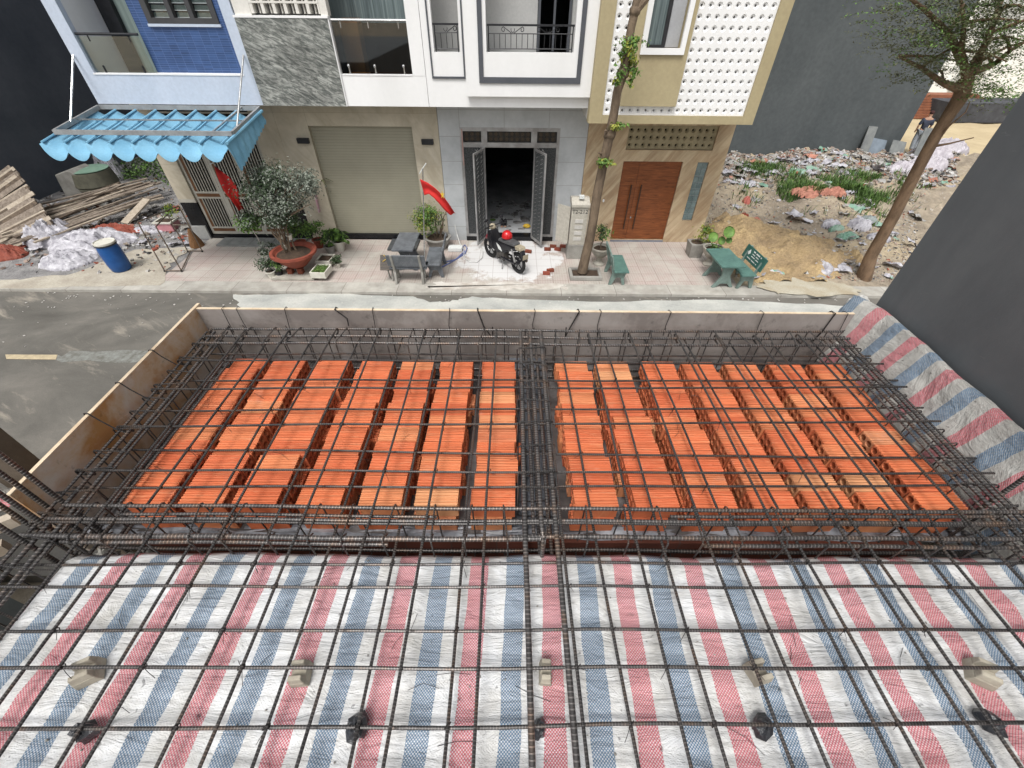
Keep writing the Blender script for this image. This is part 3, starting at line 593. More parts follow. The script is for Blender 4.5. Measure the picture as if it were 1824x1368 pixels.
# ---- spacer blocks
ZS = ZT + .008
blk = M('cast_mortar', (.42, .385, .31), (.28, .25, .20), 14, .9, .4, 80, .003)
bl = ['pale mortar spacer block under the rebar, leftmost of five in its row', 'squared mortar spacer block on a red stripe, second from the left', 'small mortar spacer block beside the thick central bars', 'mortar spacer block at a bar crossing on a blue stripe, right', 'chipped mortar spacer block nearest the right edge, on red stripe']
for k, (px, py) in enumerate([(152, 1196), (533, 1198), (972, 1196), (1352, 1196), (1752, 1198)]):
    p = gz(px, py, ZS + .03); m_ = MB(); w_ = [.034, .027, .020, .027, .036][k]; T = Matrix.Translation(p) @ Matrix.Rotation([.5, .1, -.05, .25, -.5][k], 4, 'Z')
    def bx(a, b_, t1, t2, zb, zt):
        v = [T @ Vector((x, y, z - .03)) for x, y, z in [(a, -t1 * .85, zb), (b_, -t1 * .85, zb), (b_, t1 * .85, zb), (a, t1 * .85, zb), (a * .8, -t2, zt), (b_ * .8, -t2, zt), (b_ * .8, t2, zt), (a * .8, t2, zt)]]
        m_.add(v, [(3, 2, 1, 0), (4, 5, 6, 7), (0, 1, 5, 4), (1, 2, 6, 5), (2, 3, 7, 6), (3, 0, 4, 7)])
    bx(-w_, w_, .036, .032, -.004, .034); 
    for s_ in (-1, 1):
        v = [T @ Vector((x, s_ * y, z - .03)) for x, y, z in [(-w_ * .8, .010, .034), (w_ * .8, .010, .034), (w_ * .8, .031, .034), (-w_ * .8, .031, .034), (-w_ * .7, .014, .062), (w_ * .7, .014, .062), (w_ * .7, .027, .060), (-w_ * .7, .027, .060)]]
        m_.add(v, [(3, 2, 1, 0), (4, 5, 6, 7), (0, 1, 5, 4), (1, 2, 6, 5), (2, 3, 7, 6), (3, 0, 4, 7)])
    tag(m_.build('spacer_block', blk, bevel=.003), bl[k], 'spacer block', 'mortar spacer blocks holding the rebar')
bl = ['black plastic wrapped lump on a red stripe, leftmost of its row', 'folded black plastic lump under a bar crossing on blue stripe', 'black plastic lump partly behind the thick central bar', 'black plastic lump on white tarp, right of the centre bars', 'black plastic lump nearest the right edge, on a blue stripe']
bagm = M('black_bag_film', (.022, .024, .028), (.012, .013, .016), 12, .3, .8, 40, .01, spec=.6)
for k, (px, py) in enumerate([(152, 1303), (637, 1294), (960, 1296), (1360, 1293), (1765, 1286)]):
    p = gz(px, py, ZS + .02); m_ = MB(); rr_ = random.Random(k + 3)
    m_.ell(p, .034 if k != 2 else .022, .027, .030, su=9, sv=6, jit=.28, T=Matrix.Rotation(k * 1.3, 3, 'Z'))
    tag(m_.build('wrapped_lump', bagm), bl[k], 'plastic lump', 'black plastic lumps under the rebar')
gr = MB()
for k in range(70):
    x = random.uniform(-1.5, 1.8); y = random.uniform(.05, .7); gr.ell((x, y, ZT + .006), *(random.uniform(.0015, .005) for _ in range(3)), su=6, sv=4, jit=.2)
tag(gr.build('grit', concrete), 'grit and mortar crumbs scattered on the striped tarp', 'grit', kind='stuff')
cl_ = MB()
for k in range(46):
    x = random.uniform(-1.6, 1.8); y = random.choice([random.uniform(.1, .7), random.uniform(.95, 1.8)]); z = (ZT if y < .8 else ZB + 2 * ZH) + .008; a = random.uniform(0, 6.28); l = random.uniform(.02, .06); b_ = a + random.uniform(-.6, .6)
    cl_.tube([(x, y, z), (x + l * math.cos(a), y + l * math.sin(a), z + .006), (x + l * math.cos(a) + l * math.cos(b_), y + l * math.sin(a) + l * math.sin(b_), z)], .0008, 4)
tag(cl_.build('wire_offcuts', wirem), 'loose tie wire offcuts lying on bricks and tarp', 'wire', kind='stuff')
# neighbour wall on the right of the deck
tag(MB().box(2.215, 3.4, -3, 2.21, -.15, 8.2).build('neighbour_wall', neargrey), 'smooth charcoal side wall of the neighbour house, right of the deck', 'wall')
# ================================================================ GROUND, ROAD, SIDEWALK
def ground_m():
    b = NB('bare_earth'); g = b.pos(); n = b.noise(.45, g, 7, .65); col = b.ramp(n, [(.32, (.25, .21, .165)), (.5, (.39, .33, .25)), (.66, (.50, .41, .28))])
    n2 = b.noise(5, g, 7, .75); col = b.mix(1., col, b.ramp(n2, [(.3, .62), (.6, 1.)]), 'MULTIPLY'); n3 = b.noise(9, g, 4, .6); col = b.mix(b.ramp(n3, [(.62, 0.), (.70, .6)]), col, (.55, .53, .50))
    b.bump(b.noise(8, g, 8, .7), .8, .08); return b.fin(col, .95, 0, .1)
earth = ground_m()
sandm = M('yellow_sand', (.52, .38, .20), (.33, .24, .14), 1.3, .95, 1., 9, .09, fine=.35)
greydirt = M('ashen_dirt', (.33, .32, .31), (.17, .165, .165), 2.5, .95, .8, 14, .05, fine=.3)
struct(MB().box(-400, 400, -200, 600, -.6, -.30).build('ground', earth))
def road_m():
    b = NB('worn_road'); g = b.pos(); s = b.sep(g)
    big = b.noise(.30, b.pos((1, 1.6, 1)), 8, .66, .5); col = b.ramp(big, [(.30, (.085, .080, .070)), (.45, (.125, .118, .104)), (.57, (.165, .154, .135)), (.72, (.24, .218, .185))])
    st = b.noise(1.1, b.pos((.5, 2.2, 1), (0, 0, R(28))), 7, .7, .4); col = b.mix(b.ramp(st, [(.56, 0.), (.70, .6)]), col, (.37, .33, .27))
    f = b.noise(60, g, 3, .6); col = b.mix(1., col, b.ramp(f, [(.3, .86), (.7, 1.08)]), 'MULTIPLY')
    dk = b.noise(.8, b.pos(loc=(3, 1, 0)), 6, .6); col = b.mix(b.ramp(dk, [(.6, 0.), (.8, .4)]), col, (.10, .09, .075))
    b.bump(f, .15, .004); return b.fin(col, .85, 0, .25)
struct(MB().box(-60, 60, 2.4, 9.74, -.29, -.07).build('road', road_m()))
def patch(pts, z, m_, name, jit=.06, n=10, seed=1):
    r_ = random.Random(seed); out = []
    for i, p in enumerate(pts):
        q = pts[(i + 1) % len(pts)]
        for k in range(n): t = k / n; out.append((p[0] + (q[0] - p[0]) * t + r_.gauss(0, jit), p[1] + (q[1] - p[1]) * t + r_.gauss(0, jit * .7), z))
    return struct(MB().poly(out, (0, 0, -.004)).build(name, m_))
cemm = M('spilled_cement_film', (.52, .52, .48), (.33, .34, .32), 1.3, .8, .3, 20, fine=.15, stretch=(.6, 1, 1))
pt = [tuple(gz(x, y, -.07)[:2]) for x, y in [(412, 526), (560, 523), (735, 529), (765, 538), (800, 537), (840, 529), (960, 535), (1100, 538), (1250, 533), (1400, 540), (1520, 545), (1700, 552), (1750, 600), (1400, 600), (900, 600), (560, 590), (430, 575), (402, 556), (428, 543)]]
patch(pt, -.062, cemm, 'cement_film', .03, 6)
p2_ = [tuple(gz(x, y, -.07)[:2]) for x, y in [(120, 628), (240, 624), (330, 622), (330, 640), (230, 646), (110, 642), (90, 636)]]
patch(p2_, -.064, M('pale_road_scar', (.26, .27, .25), (.15, .145, .125), 9, .9, .2, fine=.3), 'road_scar', .05, 5, 3)
p3_ = [tuple(gz(x, y, -.07)[:2]) for x, y in [(10, 632), (103, 632.5), (100, 641), (12, 640)]]
struct(MB().poly([(*p, -.059) for p in p3_], (0, 0, -.005)).build('lane_dash', M('worn_cream_road_paint', (.58, .48, .31), (.40, .33, .22), 8, .8, fine=.3)))
bits = MB()
for k in range(260):
    px, py = random.uniform(0, 1500), random.gauss(530, 9) if random.random() < .7 else random.uniform(525, 640); p = gz(px, py, -.06)
    if 3 < p.y < 9.7: bits.ell(p, *(random.uniform(.006, .03) for _ in range(2)), .008, su=6, sv=3, jit=.3)
tag(bits.build('road_litter', M('pale_crumbs', (.6, .58, .54), (.4, .38, .35), 6, .9)), 'pale crumbs and plaster bits littering the road', 'litter', kind='stuff')
# sidewalk
kerbm = tiles('kerb_concrete', (.50, .48, .43), (.36, .34, .30), 1.45, 20, .01, (.2, .18, .16), axes=(0, 1), offs=(.1, .3), jw=.015, var=.15, rough=.85, bump=.3, scale=2.5)
def walk_m():
    b = NB('pink_paver'); g = b.pos(); s = b.sep(g)
    n = b.noise(.7, g, 7, .66); col = b.ramp(n, [(.35, (.35, .325, .285)), (.5, (.40, .345, .31)), (.66, (.42, .335, .305))])
    j = b.math('MAXIMUM', lines(b, s[0], .42, .012, .3), lines(b, s[1], .42, .012, .2)); fine = b.math('MULTIPLY', lines(b, s[0], .07, .014), .25)
    rx = b.math('FRACT', b.math('MULTIPLY_ADD', s[0], 1 / .42, .3)); ry = b.math('FRACT', b.math('MULTIPLY_ADD', s[1], 1 / .42, .2))
    dx = b.math('SUBTRACT', rx, .5); dy = b.math('SUBTRACT', ry, .5); d = b.math('SQRT', b.math('ADD', b.math('MULTIPLY', dx, dx), b.math('MULTIPLY', dy, dy)))
    ring = b.math('GREATER_THAN', b.math('SINE', b.math('MULTIPLY', d, 52)), .35)
    wear = b.ramp(b.noise(1.1, b.pos(loc=(7, 2, 0)), 6, .7), [(.35, 0.), (.6, 1.)])
    col = b.mix(b.math('MULTIPLY', ring, b.math('MULTIPLY', wear, .28)), col, (.55, .50, .46)); col = b.mix(fine, col, (.2, .15, .14)); col = b.mix(b.math('MULTIPLY', j, .75), col, (.21, .165, .15))
    dust = b.ramp(b.noise(.8, b.pos(loc=(1, 9, 0)), 8, .7, .4), [(.48, 0.), (.62, .8)]); col = b.mix(dust, col, (.45, .43, .385))
    ex = b.math('MULTIPLY', b.math('ADD', s[0], .05), 1 / 1.75); ey = b.math('MULTIPLY', b.math('SUBTRACT', s[1], 11.7), 1 / 1.5); rr_ = b.math('ADD', b.math('POWER', b.math('ABSOLUTE', ex), 2.5), b.math('POWER', b.math('ABSOLUTE', ey), 2.5))
    mk = b.ramp(b.math('ADD', b.math('MULTIPLY', b.noise(1.9, b.pos(loc=(2, 2, 0)), 8, .72, .3), 1.9), b.math('MULTIPLY', rr_, -.75)), [(.42, 0.), (.58, .9)]); col = b.mix(mk, col, (.60, .60, .595)); col = b.mix(b.math('MULTIPLY', j, .55), col, (.24, .19, .17))
    b.bump(b.math('MULTIPLY', j, -1), .3, .004); b.bump(b.noise(40, g, 4), .2, .004); return b.fin(col, .85, 0, .2)
struct(MB().box(-60, 60, 9.745, 10.24, -.29, 0.0).build('kerb', kerbm))
struct(MB().box(-9.6, 6.15, 10.242, 12.95, -.29, 0.0).build('pavement', walk_m()))
struct(MB().box(-60, -9.602, 10.242, 60, -.29, -.01).build('left_lot', greydirt)); struct(MB().box(6.152, 60, 10.242, 90, -.29, -.01).build('right_lot', earth))
kp = [tuple(gz(x, y, 0)[:2]) for x, y in [(0, 512), (290, 508), (300, 470), (350, 440), (240, 445), (130, 488), (0, 500)]]
patch(kp, .006, M('trodden_pale_earth', (.50, .46, .38), (.36, .32, .26), 1.5, .95, .4, 12, .03, fine=.25), 'trodden_earth', .05, 7, 5)
def dust_m():
    b = NB('marble_dust'); g = b.pos(); s = b.sep(g); n = b.noise(1.6, g, 8, .7, .5); col = b.ramp(n, [(.36, (.36, .32, .30)), (.46, (.55, .54, .53)), (.62, (.68, .69, .69))])
    j = b.math('MAXIMUM', lines(b, s[0], .60, .012, .3), lines(b, s[1], .60, .012, .2)); n2 = b.ramp(b.noise(3, g, 6, .7), [(.55, 0.), (.7, .7)]); col = b.mix(n2, col, (.35, .25, .23)); col = b.mix(b.math('MULTIPLY', j, .5), col, (.28, .24, .22)); return b.fin(col, .8)
0 and patch([(-1.75, 12.9), (-1.6, 11.2), (-.9, 10.75), (.7, 10.4), (1.45, 10.5), (1.5, 11.3), (1.4, 12.0), (1.55, 12.9)], .004, dust_m(), 'marble_dust', .05, 9, 8)
patch([(-2.1, 10.25), (-1.2, 10.3), (.1, 10.25), (1.4, 10.26), (1.5, 10.0), (-.2, 9.9), (-2.3, 9.95)], .005, M('plaster_spill', (.62, .60, .55), (.38, .33, .28), 2.2, .85, .2), 'plaster_spill', .06, 9, 9)
# ================================================================ HOUSES
YF, YU, ZS2, ZTOP = 12.95, 12.0, 3.76, 10.2  # house tops and openings raised out of view to let light into balconies
def shell(h, x0, x1, mat_, yb=21., z0=0, zt=ZTOP, y0=YF):
    MB().box(x0 + .004, x0 + .12, y0 + .16, yb, z0 + .01, zt).build('side_wall', mat_, h); MB().box(x1 - .12, x1 - .004, y0 + .16, yb, z0 + .01, zt).build('side_wall', mat_, h)
    MB().box(x0 + .125, x1 - .125, yb - .15, yb, z0 + .01, zt).build('back_wall', darkin, h); MB().box(x0 + .004, x1 - .004, y0 - .9, yb + .02, zt + .004, zt + .15).build('roof', concrete, h)
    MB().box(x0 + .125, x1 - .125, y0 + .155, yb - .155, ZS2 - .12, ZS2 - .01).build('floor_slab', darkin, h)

# ---- house 3: white with grey trim, open steel doors
h3 = thing('white_house', 'white townhouse with grey framed balconies above an open steel doorway', 'house', (0, YF, 0))
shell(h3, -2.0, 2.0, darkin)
MB().wall(-2.0, 2.02, 0, 3.75, YF, YF + .15, [(-1.44, 1.28, .0, 3.14)]).build('ground_floor_wall', greytile, h3)
MB().box(-1.88, 1.88, YF + .3, 20.8, .12, .15).build('floor', M('dusty_white_floor_tile', (.50, .51, .52), (.28, .29, .30), 1.6, .5, .2), h3)
MB().box(-1.44, 1.28, YF - .02, YF + .3, .0, .135).build('threshold', black, h3)
fr = MB()
for x0, x1, z0, z1 in [(-1.44, -1.36, .136, 3.14), (1.20, 1.28, .136, 3.14), (-1.358, 1.198, 3.05, 3.14), (-1.358, 1.198, 2.66, 2.78), (-.86, -.77, .136, 2.658), (.585, .675, .136, 2.658), (-.86, -.70, 2.782, 3.048), (.50, .66, 2.782, 3.048)]: fr.box(x0, x1, YF - .005, YF + .07, z0, z1)
fr.box(-1.358, -.862, YF - .005, YF + .06, .136, .21).box(.677, 1.198, YF - .005, YF + .06, .136, .21)
f_ = fr.build('door_frame', steel, h3)
MB().box(-1.40, -1.365, YF - .008, YF - .005, 2.2, 3.1).build('primer_patch', steelpink, f_)
tm = wood('dark_cut_metal', (.055, .05, .045), (.02, .02, .02), (5, 5, 5), 2.)
lat = MB()
for x0, x1 in ((-1.34, -.88), (-.68, .48), (.68, 1.18)):
    n = int((x1 - x0) / .13); dx = (x1 - x0) / n
    for i in range(n):
        for j in range(2):
            cx = x0 + dx * (i + .5); cz = 2.80 + .12 * (j + .5)
            for a in range(4): t = a * math.pi / 4 + .39; lat.beam((cx - .06 * math.cos(t), YF + .03, cz - .06 * math.sin(t)), (cx + .06 * math.cos(t), YF + .03, cz + .06 * math.sin(t)), .01, .012)
            lat.tube(arc((cx, YF + .03, cz), .035, 0, 2 * math.pi, 8), .006, 4)
lat.build('transom_grille', M('bronze_grille', (.12, .09, .06), (.07, .055, .04), 8, .5, 0, metal=.3), h3)
MB().box(-1.355, 1.195, YF + .075, YF + .085, 2.79, 3.04).build('transom_back', tm, h3)
def leafpanel(name, a, b_, z0, z1, parent):
    a = Vector((*a, 0)); b_ = Vector((*b_, 0)); d = (b_ - a).normalized(); L = (b_ - a).length; n_ = Vector((-d.y, d.x, 0))
    T = Matrix(((d.x, n_.x, 0, a.x), (d.y, n_.y, 0, a.y), (0, 0, 1, z0), (0, 0, 0, 1))); hh = z1 - z0
    q = MB()
    for x0, x1, c, e in [(0, .045, 0, hh), (L - .045, L, 0, hh), (.046, L - .046, 0, .07), (.046, L - .046, hh - .05, hh)]: q.box(x0, x1, -.02, .02, c, e, T=T)
    o = q.build(name, steel, parent)
    q = MB().box(.046, L - .046, -.004, .004, .071, hh - .051, T=T)
    q.build('panel', M('speckled_door_mesh', (.16, .165, .165), (.03, .035, .037), 45, .35, .2, 60, lo=.45, hi=.62), o)
    q = MB()
    for k in range(int(hh / .11)):
        for c in range(2):
            cx = L * (.3 + .4 * c); cz = .13 + k * .11; q.beam(T @ Vector((cx - .06, -.014, cz)), T @ Vector((cx + .05, -.014, cz + .05)), .008, .012); q.beam(T @ Vector((cx + .05, .014, cz)), T @ Vector((cx - .06, .014, cz + .05)), .008, .012)
    q.build('grille', steel, o); q = MB().tube([T @ Vector((L - .1, .05, hh * .38)), T @ Vector((L - .1, .05, hh * .5))], .012, 6); q.build('handle', chrome, o)
    return o
gl_, gr_ = gz(851, 437, .12), gz(964, 437, .12)
leafpanel('door_leaf', (-.80, YF - .03), (gl_.x, gl_.y), .12, 2.655, h3); leafpanel('door_leaf', (.60, YF - .03), (gr_.x, gr_.y), .12, 2.655, h3)
for x0, x1 in ((-1.355, -.865), (.68, 1.195)): MB().box(x0, x1, YF + .02, YF + .03, .215, 2.655).build('side_panel', M('side_mesh_panel', (.085, .09, .092), (.03, .033, .035), 38, .4, .2, lo=.45, hi=.6), h3)
# upper floor
MB().wall(-2.02, -1.08, ZS2, ZTOP, YU, YU + .15, [(-1.78, -1.20, 4.80, 9.8)]).build('upper_wall', white, h3)
MB().box(-1.078, 2.0, YU, YU + .14, ZS2, 3.995).box(-2.0, 2.0, YU + .155, YF - .01, ZS2, ZS2 + .1).build('soffit', white, h3)
MB().wall(-1.08, 1.99, 4.0, ZTOP, 11.85, 11.99, [(-.60, 1.33, 4.82, 9.8)]).build('balcony_wall', white, h3)
MB().box(-1.076, 1.986, 11.992, 12.6, 4.0, 4.75).build('balcony_floor', white, h3)
MB().box(-2.0, -1.9, YU + .155, 15, ZS2 + .1, ZTOP).box(1.9, 1.99, 12, 15, ZS2 + .1, ZTOP).build('balcony_side_wall', white, h3)
MB().box(-1.19, -1.09, YU + .155, 12.9, 4.0, ZTOP).build('pier', white, h3)
tr = MB()
for x0, x1, z0, z1, y in [(-.78, -.68, 4.26, 9.8, 11.85), (1.44, 1.54, 4.26, 9.8, 11.85), (-.678, 1.438, 4.26, 4.375, 11.85)]: tr.box(x0, x1, y - .03, y + .005, z0, z1)
for x0, x1, z0, z1, y in [(-1.88, -1.85, 4.32, 9.8, YU), (-1.14, -1.11, 4.32, 9.8, YU), (-1.849, -1.141, 4.32, 4.36, YU)]: tr.box(x0, x1, y - .03, y + .005, z0, z1)
tr.build('trim_frame', greytrim, h3)
MB().wall(-1.9, 1.9, 3.87, ZTOP, 13.0, 13.1, [(.55, 1.35, 3.87, 9.8)]).build('inner_wall', M('grey_balcony_paint', (.46, .46, .45), (.41, .41, .40), 1.5, .8), h3)
MB().box(.56, .62, 12.97, 13.02, 4.75, 9.8).box(1.28, 1.34, 12.97, 13.02, 4.75, 9.8).box(.92, .97, 12.97, 13.02, 4.75, 9.8).build('balcony_door', greytrim, h3)
def railing(x0, x1, y, z0, z1, nb_, scrolls, parent):
    q = MB(); q.box(x0 - .03, x1 + .03, y - .03, y + .03, z1 - .035, z1)
    q.tube([(x0, y, z1 - .16), (x1, y, z1 - .16)], .010, 5); q.tube([(x0, y, z0 + .06), (x1, y, z0 + .06)], .010, 5)
    for x in (x0, x1): q.tube([(x, y, z0), (x, y, z1 - .03)], .014, 6)
    for i in range(1, nb_): x = x0 + (x1 - x0) * i / nb_; q.tube([(x, y, z0 + .06), (x, y, z1 - .16)], .0075, 5)
    for c in scrolls:
        for s_ in ((-1, 1) if len(scrolls) > 1 else (1,)):
            k = [(c + s_ * (.03 + .17 * t), y, z1 - .15 + .10 * t) for t in (0, .25, .5, .75, 1)]
            q.tube(k, .008, 5); q.tube([Vector((c + s_ * .2, y, z1 - .095)) + Vector((s_ * .05 * math.cos(a), 0, .05 * math.sin(a))) * (1 - j / 14) for j, a in enumerate([math.pi / 2 - i * .6 for i in range(11)])], .008, 5)
            q.tube([Vector((c + s_ * .0, y, z1 - .09)) + Vector((s_ * .04 * math.cos(a), 0, .05 * math.sin(a))) for a in [math.pi + i * .5 for i in range(8)]], .007, 5)
    return q.build('railing', ironblk, parent)
railing(-.55, 1.29, 11.92, 4.82, 5.30, 15, (-.02, .75), h3); railing(-1.74, -1.24, 12.07, 4.80, 5.30, 4, (-1.5,), h3)

# ---- house 4: tan and white perforated
h4 = thing('perforated_house', 'tan townhouse with white perforated screen above a brown wooden door', 'house', (4, YF, 0))
shell(h4, 2.04, 5.95, darkin)
MB().wall(2.03, 5.96, 0, 3.6, YF, YF + .15, [(3.12, 4.80, .06, 2.34), (3.12, 5.53, 2.63, 3.22), (5.22, 5.53, .68, 2.33)]).build('ground_floor_wall', travert, h4)
def perfo(name, x0, z0, nx, nz, p, y, th, r1, r2, dep, mats, parent, skip=None, border=0):
    q = MB(); ns = 16
    for i in range(nx):
        for j in range(nz):
            if skip and skip(i, j): continue
            cx = x0 + p * (i + .5); cz = z0 + p * (j + .5); o = len(q.v)
            sq = []
            for k in range(ns):
                a = 2 * math.pi * k / ns; c, s_ = math.cos(a), math.sin(a); f = (p / 2) / max(abs(c), abs(s_)); sq.append((cx + c * f, cz + s_ * f, c, s_))
            rings = [[(a[0], y, a[1]) for a in sq], [(cx + r1 * a[2], y, cz + r1 * a[3]) for a in sq], [(cx + (r1 * .72) * a[2], y + dep * .75, cz + r1 * .72 * a[3]) for a in sq], [(cx + r2 * a[2], y + dep, cz + r2 * a[3]) for a in sq], [(cx + r2 * a[2], y + th, cz + r2 * a[3]) for a in sq]]
            for rg in rings: q.v += [Vector(v) for v in rg]
            for t in range(4):
                for k in range(ns): k2 = (k + 1) % ns; q.f.append((o + t * ns + k, o + (t + 1) * ns + k, o + (t + 1) * ns + k2, o + t * ns + k2)); q.mi.append(0)
    return q.build(name, mats, parent)
pp = .186
scr = perfo('perforated_screen', 2.12, 3.68, 18, 34, pp, 11.70, .12, .058, .024, .030, white, h4, skip=lambda i, j: 2 <= i <= 8 and j >= 1)
MB().box(2.12, 5.468, 11.822, 11.85, 3.68, ZTOP).build('screen_back', M('grey_behind_screen', (.12, .12, .12), (.05, .05, .05), 1.2, .8), h4)
fr = MB(); xr_ = 2.12 + 18 * pp; zt_ = 3.68 + 34 * pp
fr.box(1.80, 2.118, 11.66, 11.95, 3.51, ZTOP).box(xr_ + .002, 5.745, 11.66, 11.95, 3.51, ZTOP).box(2.12, xr_, 11.66, 11.95, 3.51, 3.678).build('tan_frame', tan, h4)
MB().box(1.803, 5.742, 11.952, YF - .002, 3.54, 3.66).box(5.60, 5.74, 11.952, 20, 3.662, ZTOP).box(1.803, 1.9, 11.952, 14, 3.662, ZTOP).build('overhang', palewhite, h4)
MB().wall(2.495, 3.79, 3.875, ZTOP, 11.60, 11.80, [(2.84, 3.60, 4.93, 9.8)]).build('tan_block', tan, h4)
wf = MB()
for x0, x1, z0, z1 in [(2.74, 2.85, 4.83, 9.8), (3.59, 3.69, 4.83, 9.8), (2.851, 3.589, 4.83, 4.94)]: wf.box(x0, x1, 11.55, 11.62, z0, z1)
wf.build('window_frame', white, h4)
MB().box(2.845, 3.30, 11.80, 11.83, 4.94, 9.8).build('curtain', curtain, h4); MB().box(2.85, 2.89, 11.74, 11.79, 4.94, 9.8).box(3.22, 3.29, 11.74, 11.79, 4.94, 9.8).box(2.89, 3.22, 11.74, 11.79, 4.945, 4.985).build('sash', ironblk, h4)
MB().box(3.31, 3.595, 11.79, 11.86, 4.94, 9.8).build('inner_reveal', M('grey_reveal', (.42, .43, .45), None, 2), h4)
p3 = .185
perfo('perforated_vent', 3.125, 2.64, 13, 3, p3, YF + .06, .1, .066, .030, .035, tantile, h4)
MB().box(3.13, 5.52, YF + .17, YF + .2, 2.64, 3.21).build('vent_back', black, h4); MB().box(3.125, 5.525, YF + .055, YF + .13, 3.197, 3.218).build('vent_edge', tantile, h4)
dr = MB().box(3.13, 3.60, YF + .05, YF + .10, .075, 2.335).build('door_leaf', doorwood, h4); dr2 = MB().box(3.607, 4.795, YF + .05, YF + .10, .075, 2.335).build('door_leaf', doorwood, h4)
for x, d_ in ((3.47, dr), (3.76, dr2)): MB().box(x - .016, x + .016, YF - .03, YF - .005, .42, 1.72).box(x - .012, x + .012, YF - .005, YF + .049, .5, .52).box(x - .012, x + .012, YF - .005, YF + .049, 1.62, 1.64).build('handle', M('dark_handle', (.05, .025, .015), None, 4, .35), d_)
MB().ell((3.64, YF + .04, .75), .025, .02, .025).build('lock', chrome, dr2)
MB().box(3.12, 4.80, YF - .02, YF + .13, 0, .058).build('door_step', M('grey_step_stone', (.22, .24, .28), (.17, .18, .21), 5, .4), h4)
gb = MB()
for k in range(9): gb.box(5.235, 5.372, YF + .03, YF + .1, .705 + k * .18, .705 + k * .18 + .168).box(5.380, 5.517, YF + .03, YF + .1, .705 + k * .18, .705 + k * .18 + .168)
gb.build('glass_block_window', glassblk, h4); MB().box(5.225, 5.525, YF + .045, YF + .09, .69, 2.325).build('mortar_grid', M('white_grout', (.6, .6, .58), None, 3), h4)
MB().ell((2.72, YF - .01, 1.26), .03, .02, .045).build('door_bell', white, h4)

# ---- house 2: stone clad and garage
h2 = thing('stone_house', 'townhouse with grey stone clad upper block over a beige garage shutter', 'house', (-4, YF, 0))
shell(h2, -6.0, -2.02, darkin)
MB().wall(-6.33, -2.01, 0, 3.75, YF, YF + .2, [(-5.50, -2.72, .0, 3.14)]).build('ground_floor_wall', marble, h2)
MB().box(-5.50, -2.72, YF + .12, YF + .16, .16, 3.14).build('garage_shutter', shutm, h2)
MB().box(-5.50, -2.72, YF + .04, YF + .3, .0, .155).build('threshold', black, h2)
for x in (-5.72, -2.33): o = MB().box(x - .16, x + .16, YF - .09, YF - .002, 2.73, 2.86).build('wall_lamp', ironblk, h2, bevel=.01)
MB().box(-6.0, -4.01, 11.95, YU + .12, ZS2, 5.36).build('stone_block', stonem, h2); MB().box(-6.02, -3.99, 11.94, YU + .13, 5.362, 5.40).build('coping', white, h2)
MB().box(-4.008, -3.985, 11.96, YU + .12, ZS2, 5.36).build('block_side', white, h2)
MB().box(-3.983, -2.03, YU, YU + .12, ZS2, 4.36).box(-2.33, -2.03, YU - .003, YU + .12, 4.364, ZTOP).box(-3.98, -2.34, YU - .01, YU + .13, 4.362, 4.385).build('balcony_parapet', white, h2)
MB().box(-6.0, -2.04, YU + .13, YF - .002, ZS2 + .002, ZS2 + .1).build('soffit', palewhite, h2)
MB().box(-2.33, -2.05, YU + .13, 14, ZS2 + .12, ZTOP).build('pier', white, h2)
lt = MB()
for i in range(7):
    for j in range(22):
        x = -5.62 + i * .24; z = 5.43 + j * .2
        if i < 6: lt.box(x, x + .065, 12.0, 12.2, z, z + .165)
        else: lt.box(x, x + .035, 12.0, 12.2, z, z + .165)
for j in range(22): lt.box(-5.62, -4.145, 11.995, 12.2, 5.43 + j * .2 + .165, 5.43 + (j + 1) * .2)
for i in range(6):
    for j in range(22): x = -5.585 + i * .24; z = 5.43 + j * .2; lt.box(x + .11, x + .135, 12.08, 12.16, z, z + .165)
lt.box(-5.98, -5.625, 12.0, 12.2, 5.40, 9.8).box(-4.14, -3.985, 12.0, 12.2, 5.40, 9.8); lt.build('lattice_vents', palewhite, h2); MB().box(-5.6, -4.15, 12.3, 12.34, 5.40, 9.8).build('lattice_back', M('lattice_shade', (.42, .42, .41), None, 2), h2)
MB().box(-5.98, -2.34, 12.93, 12.97, ZS2 + .1, 5.25).build('dark_lower_back', darkbrown, h2)  # dark brown streaked lower part of the balcony back
MB().box(-5.98, -2.34, 12.95, 12.99, 5.253, 9.8).build('curtains', curtain, h2)
MB().box(-3.97, -3.55, 12.55, 12.9, 4.2, 5.34).build('orange_cabinet', orangewood, h2)
rl = MB().box(-3.97, -2.34, YU + .05, YU + .058, 4.42, 5.30).build('glass_balustrade', glassdark, h2)
MB().tube([(-3.98, YU + .054, 5.335), (-2.33, YU + .054, 5.335)], .028, 8).build('handrail', chrome, rl)
for x in (-3.78, -3.18, -2.52):
    MB().tube([(x, YU + .054, 5.20), (x, YU + .054, 5.31)], .012, 6).build('clamp', chrome, rl); q = MB(); q.tube([(x, YU + .054, 4.386), (x, YU + .054, 4.53)], .018, 8).ell((x, YU + .02, 4.54), .03, .02, .03); q.build('clamp', chrome, rl)

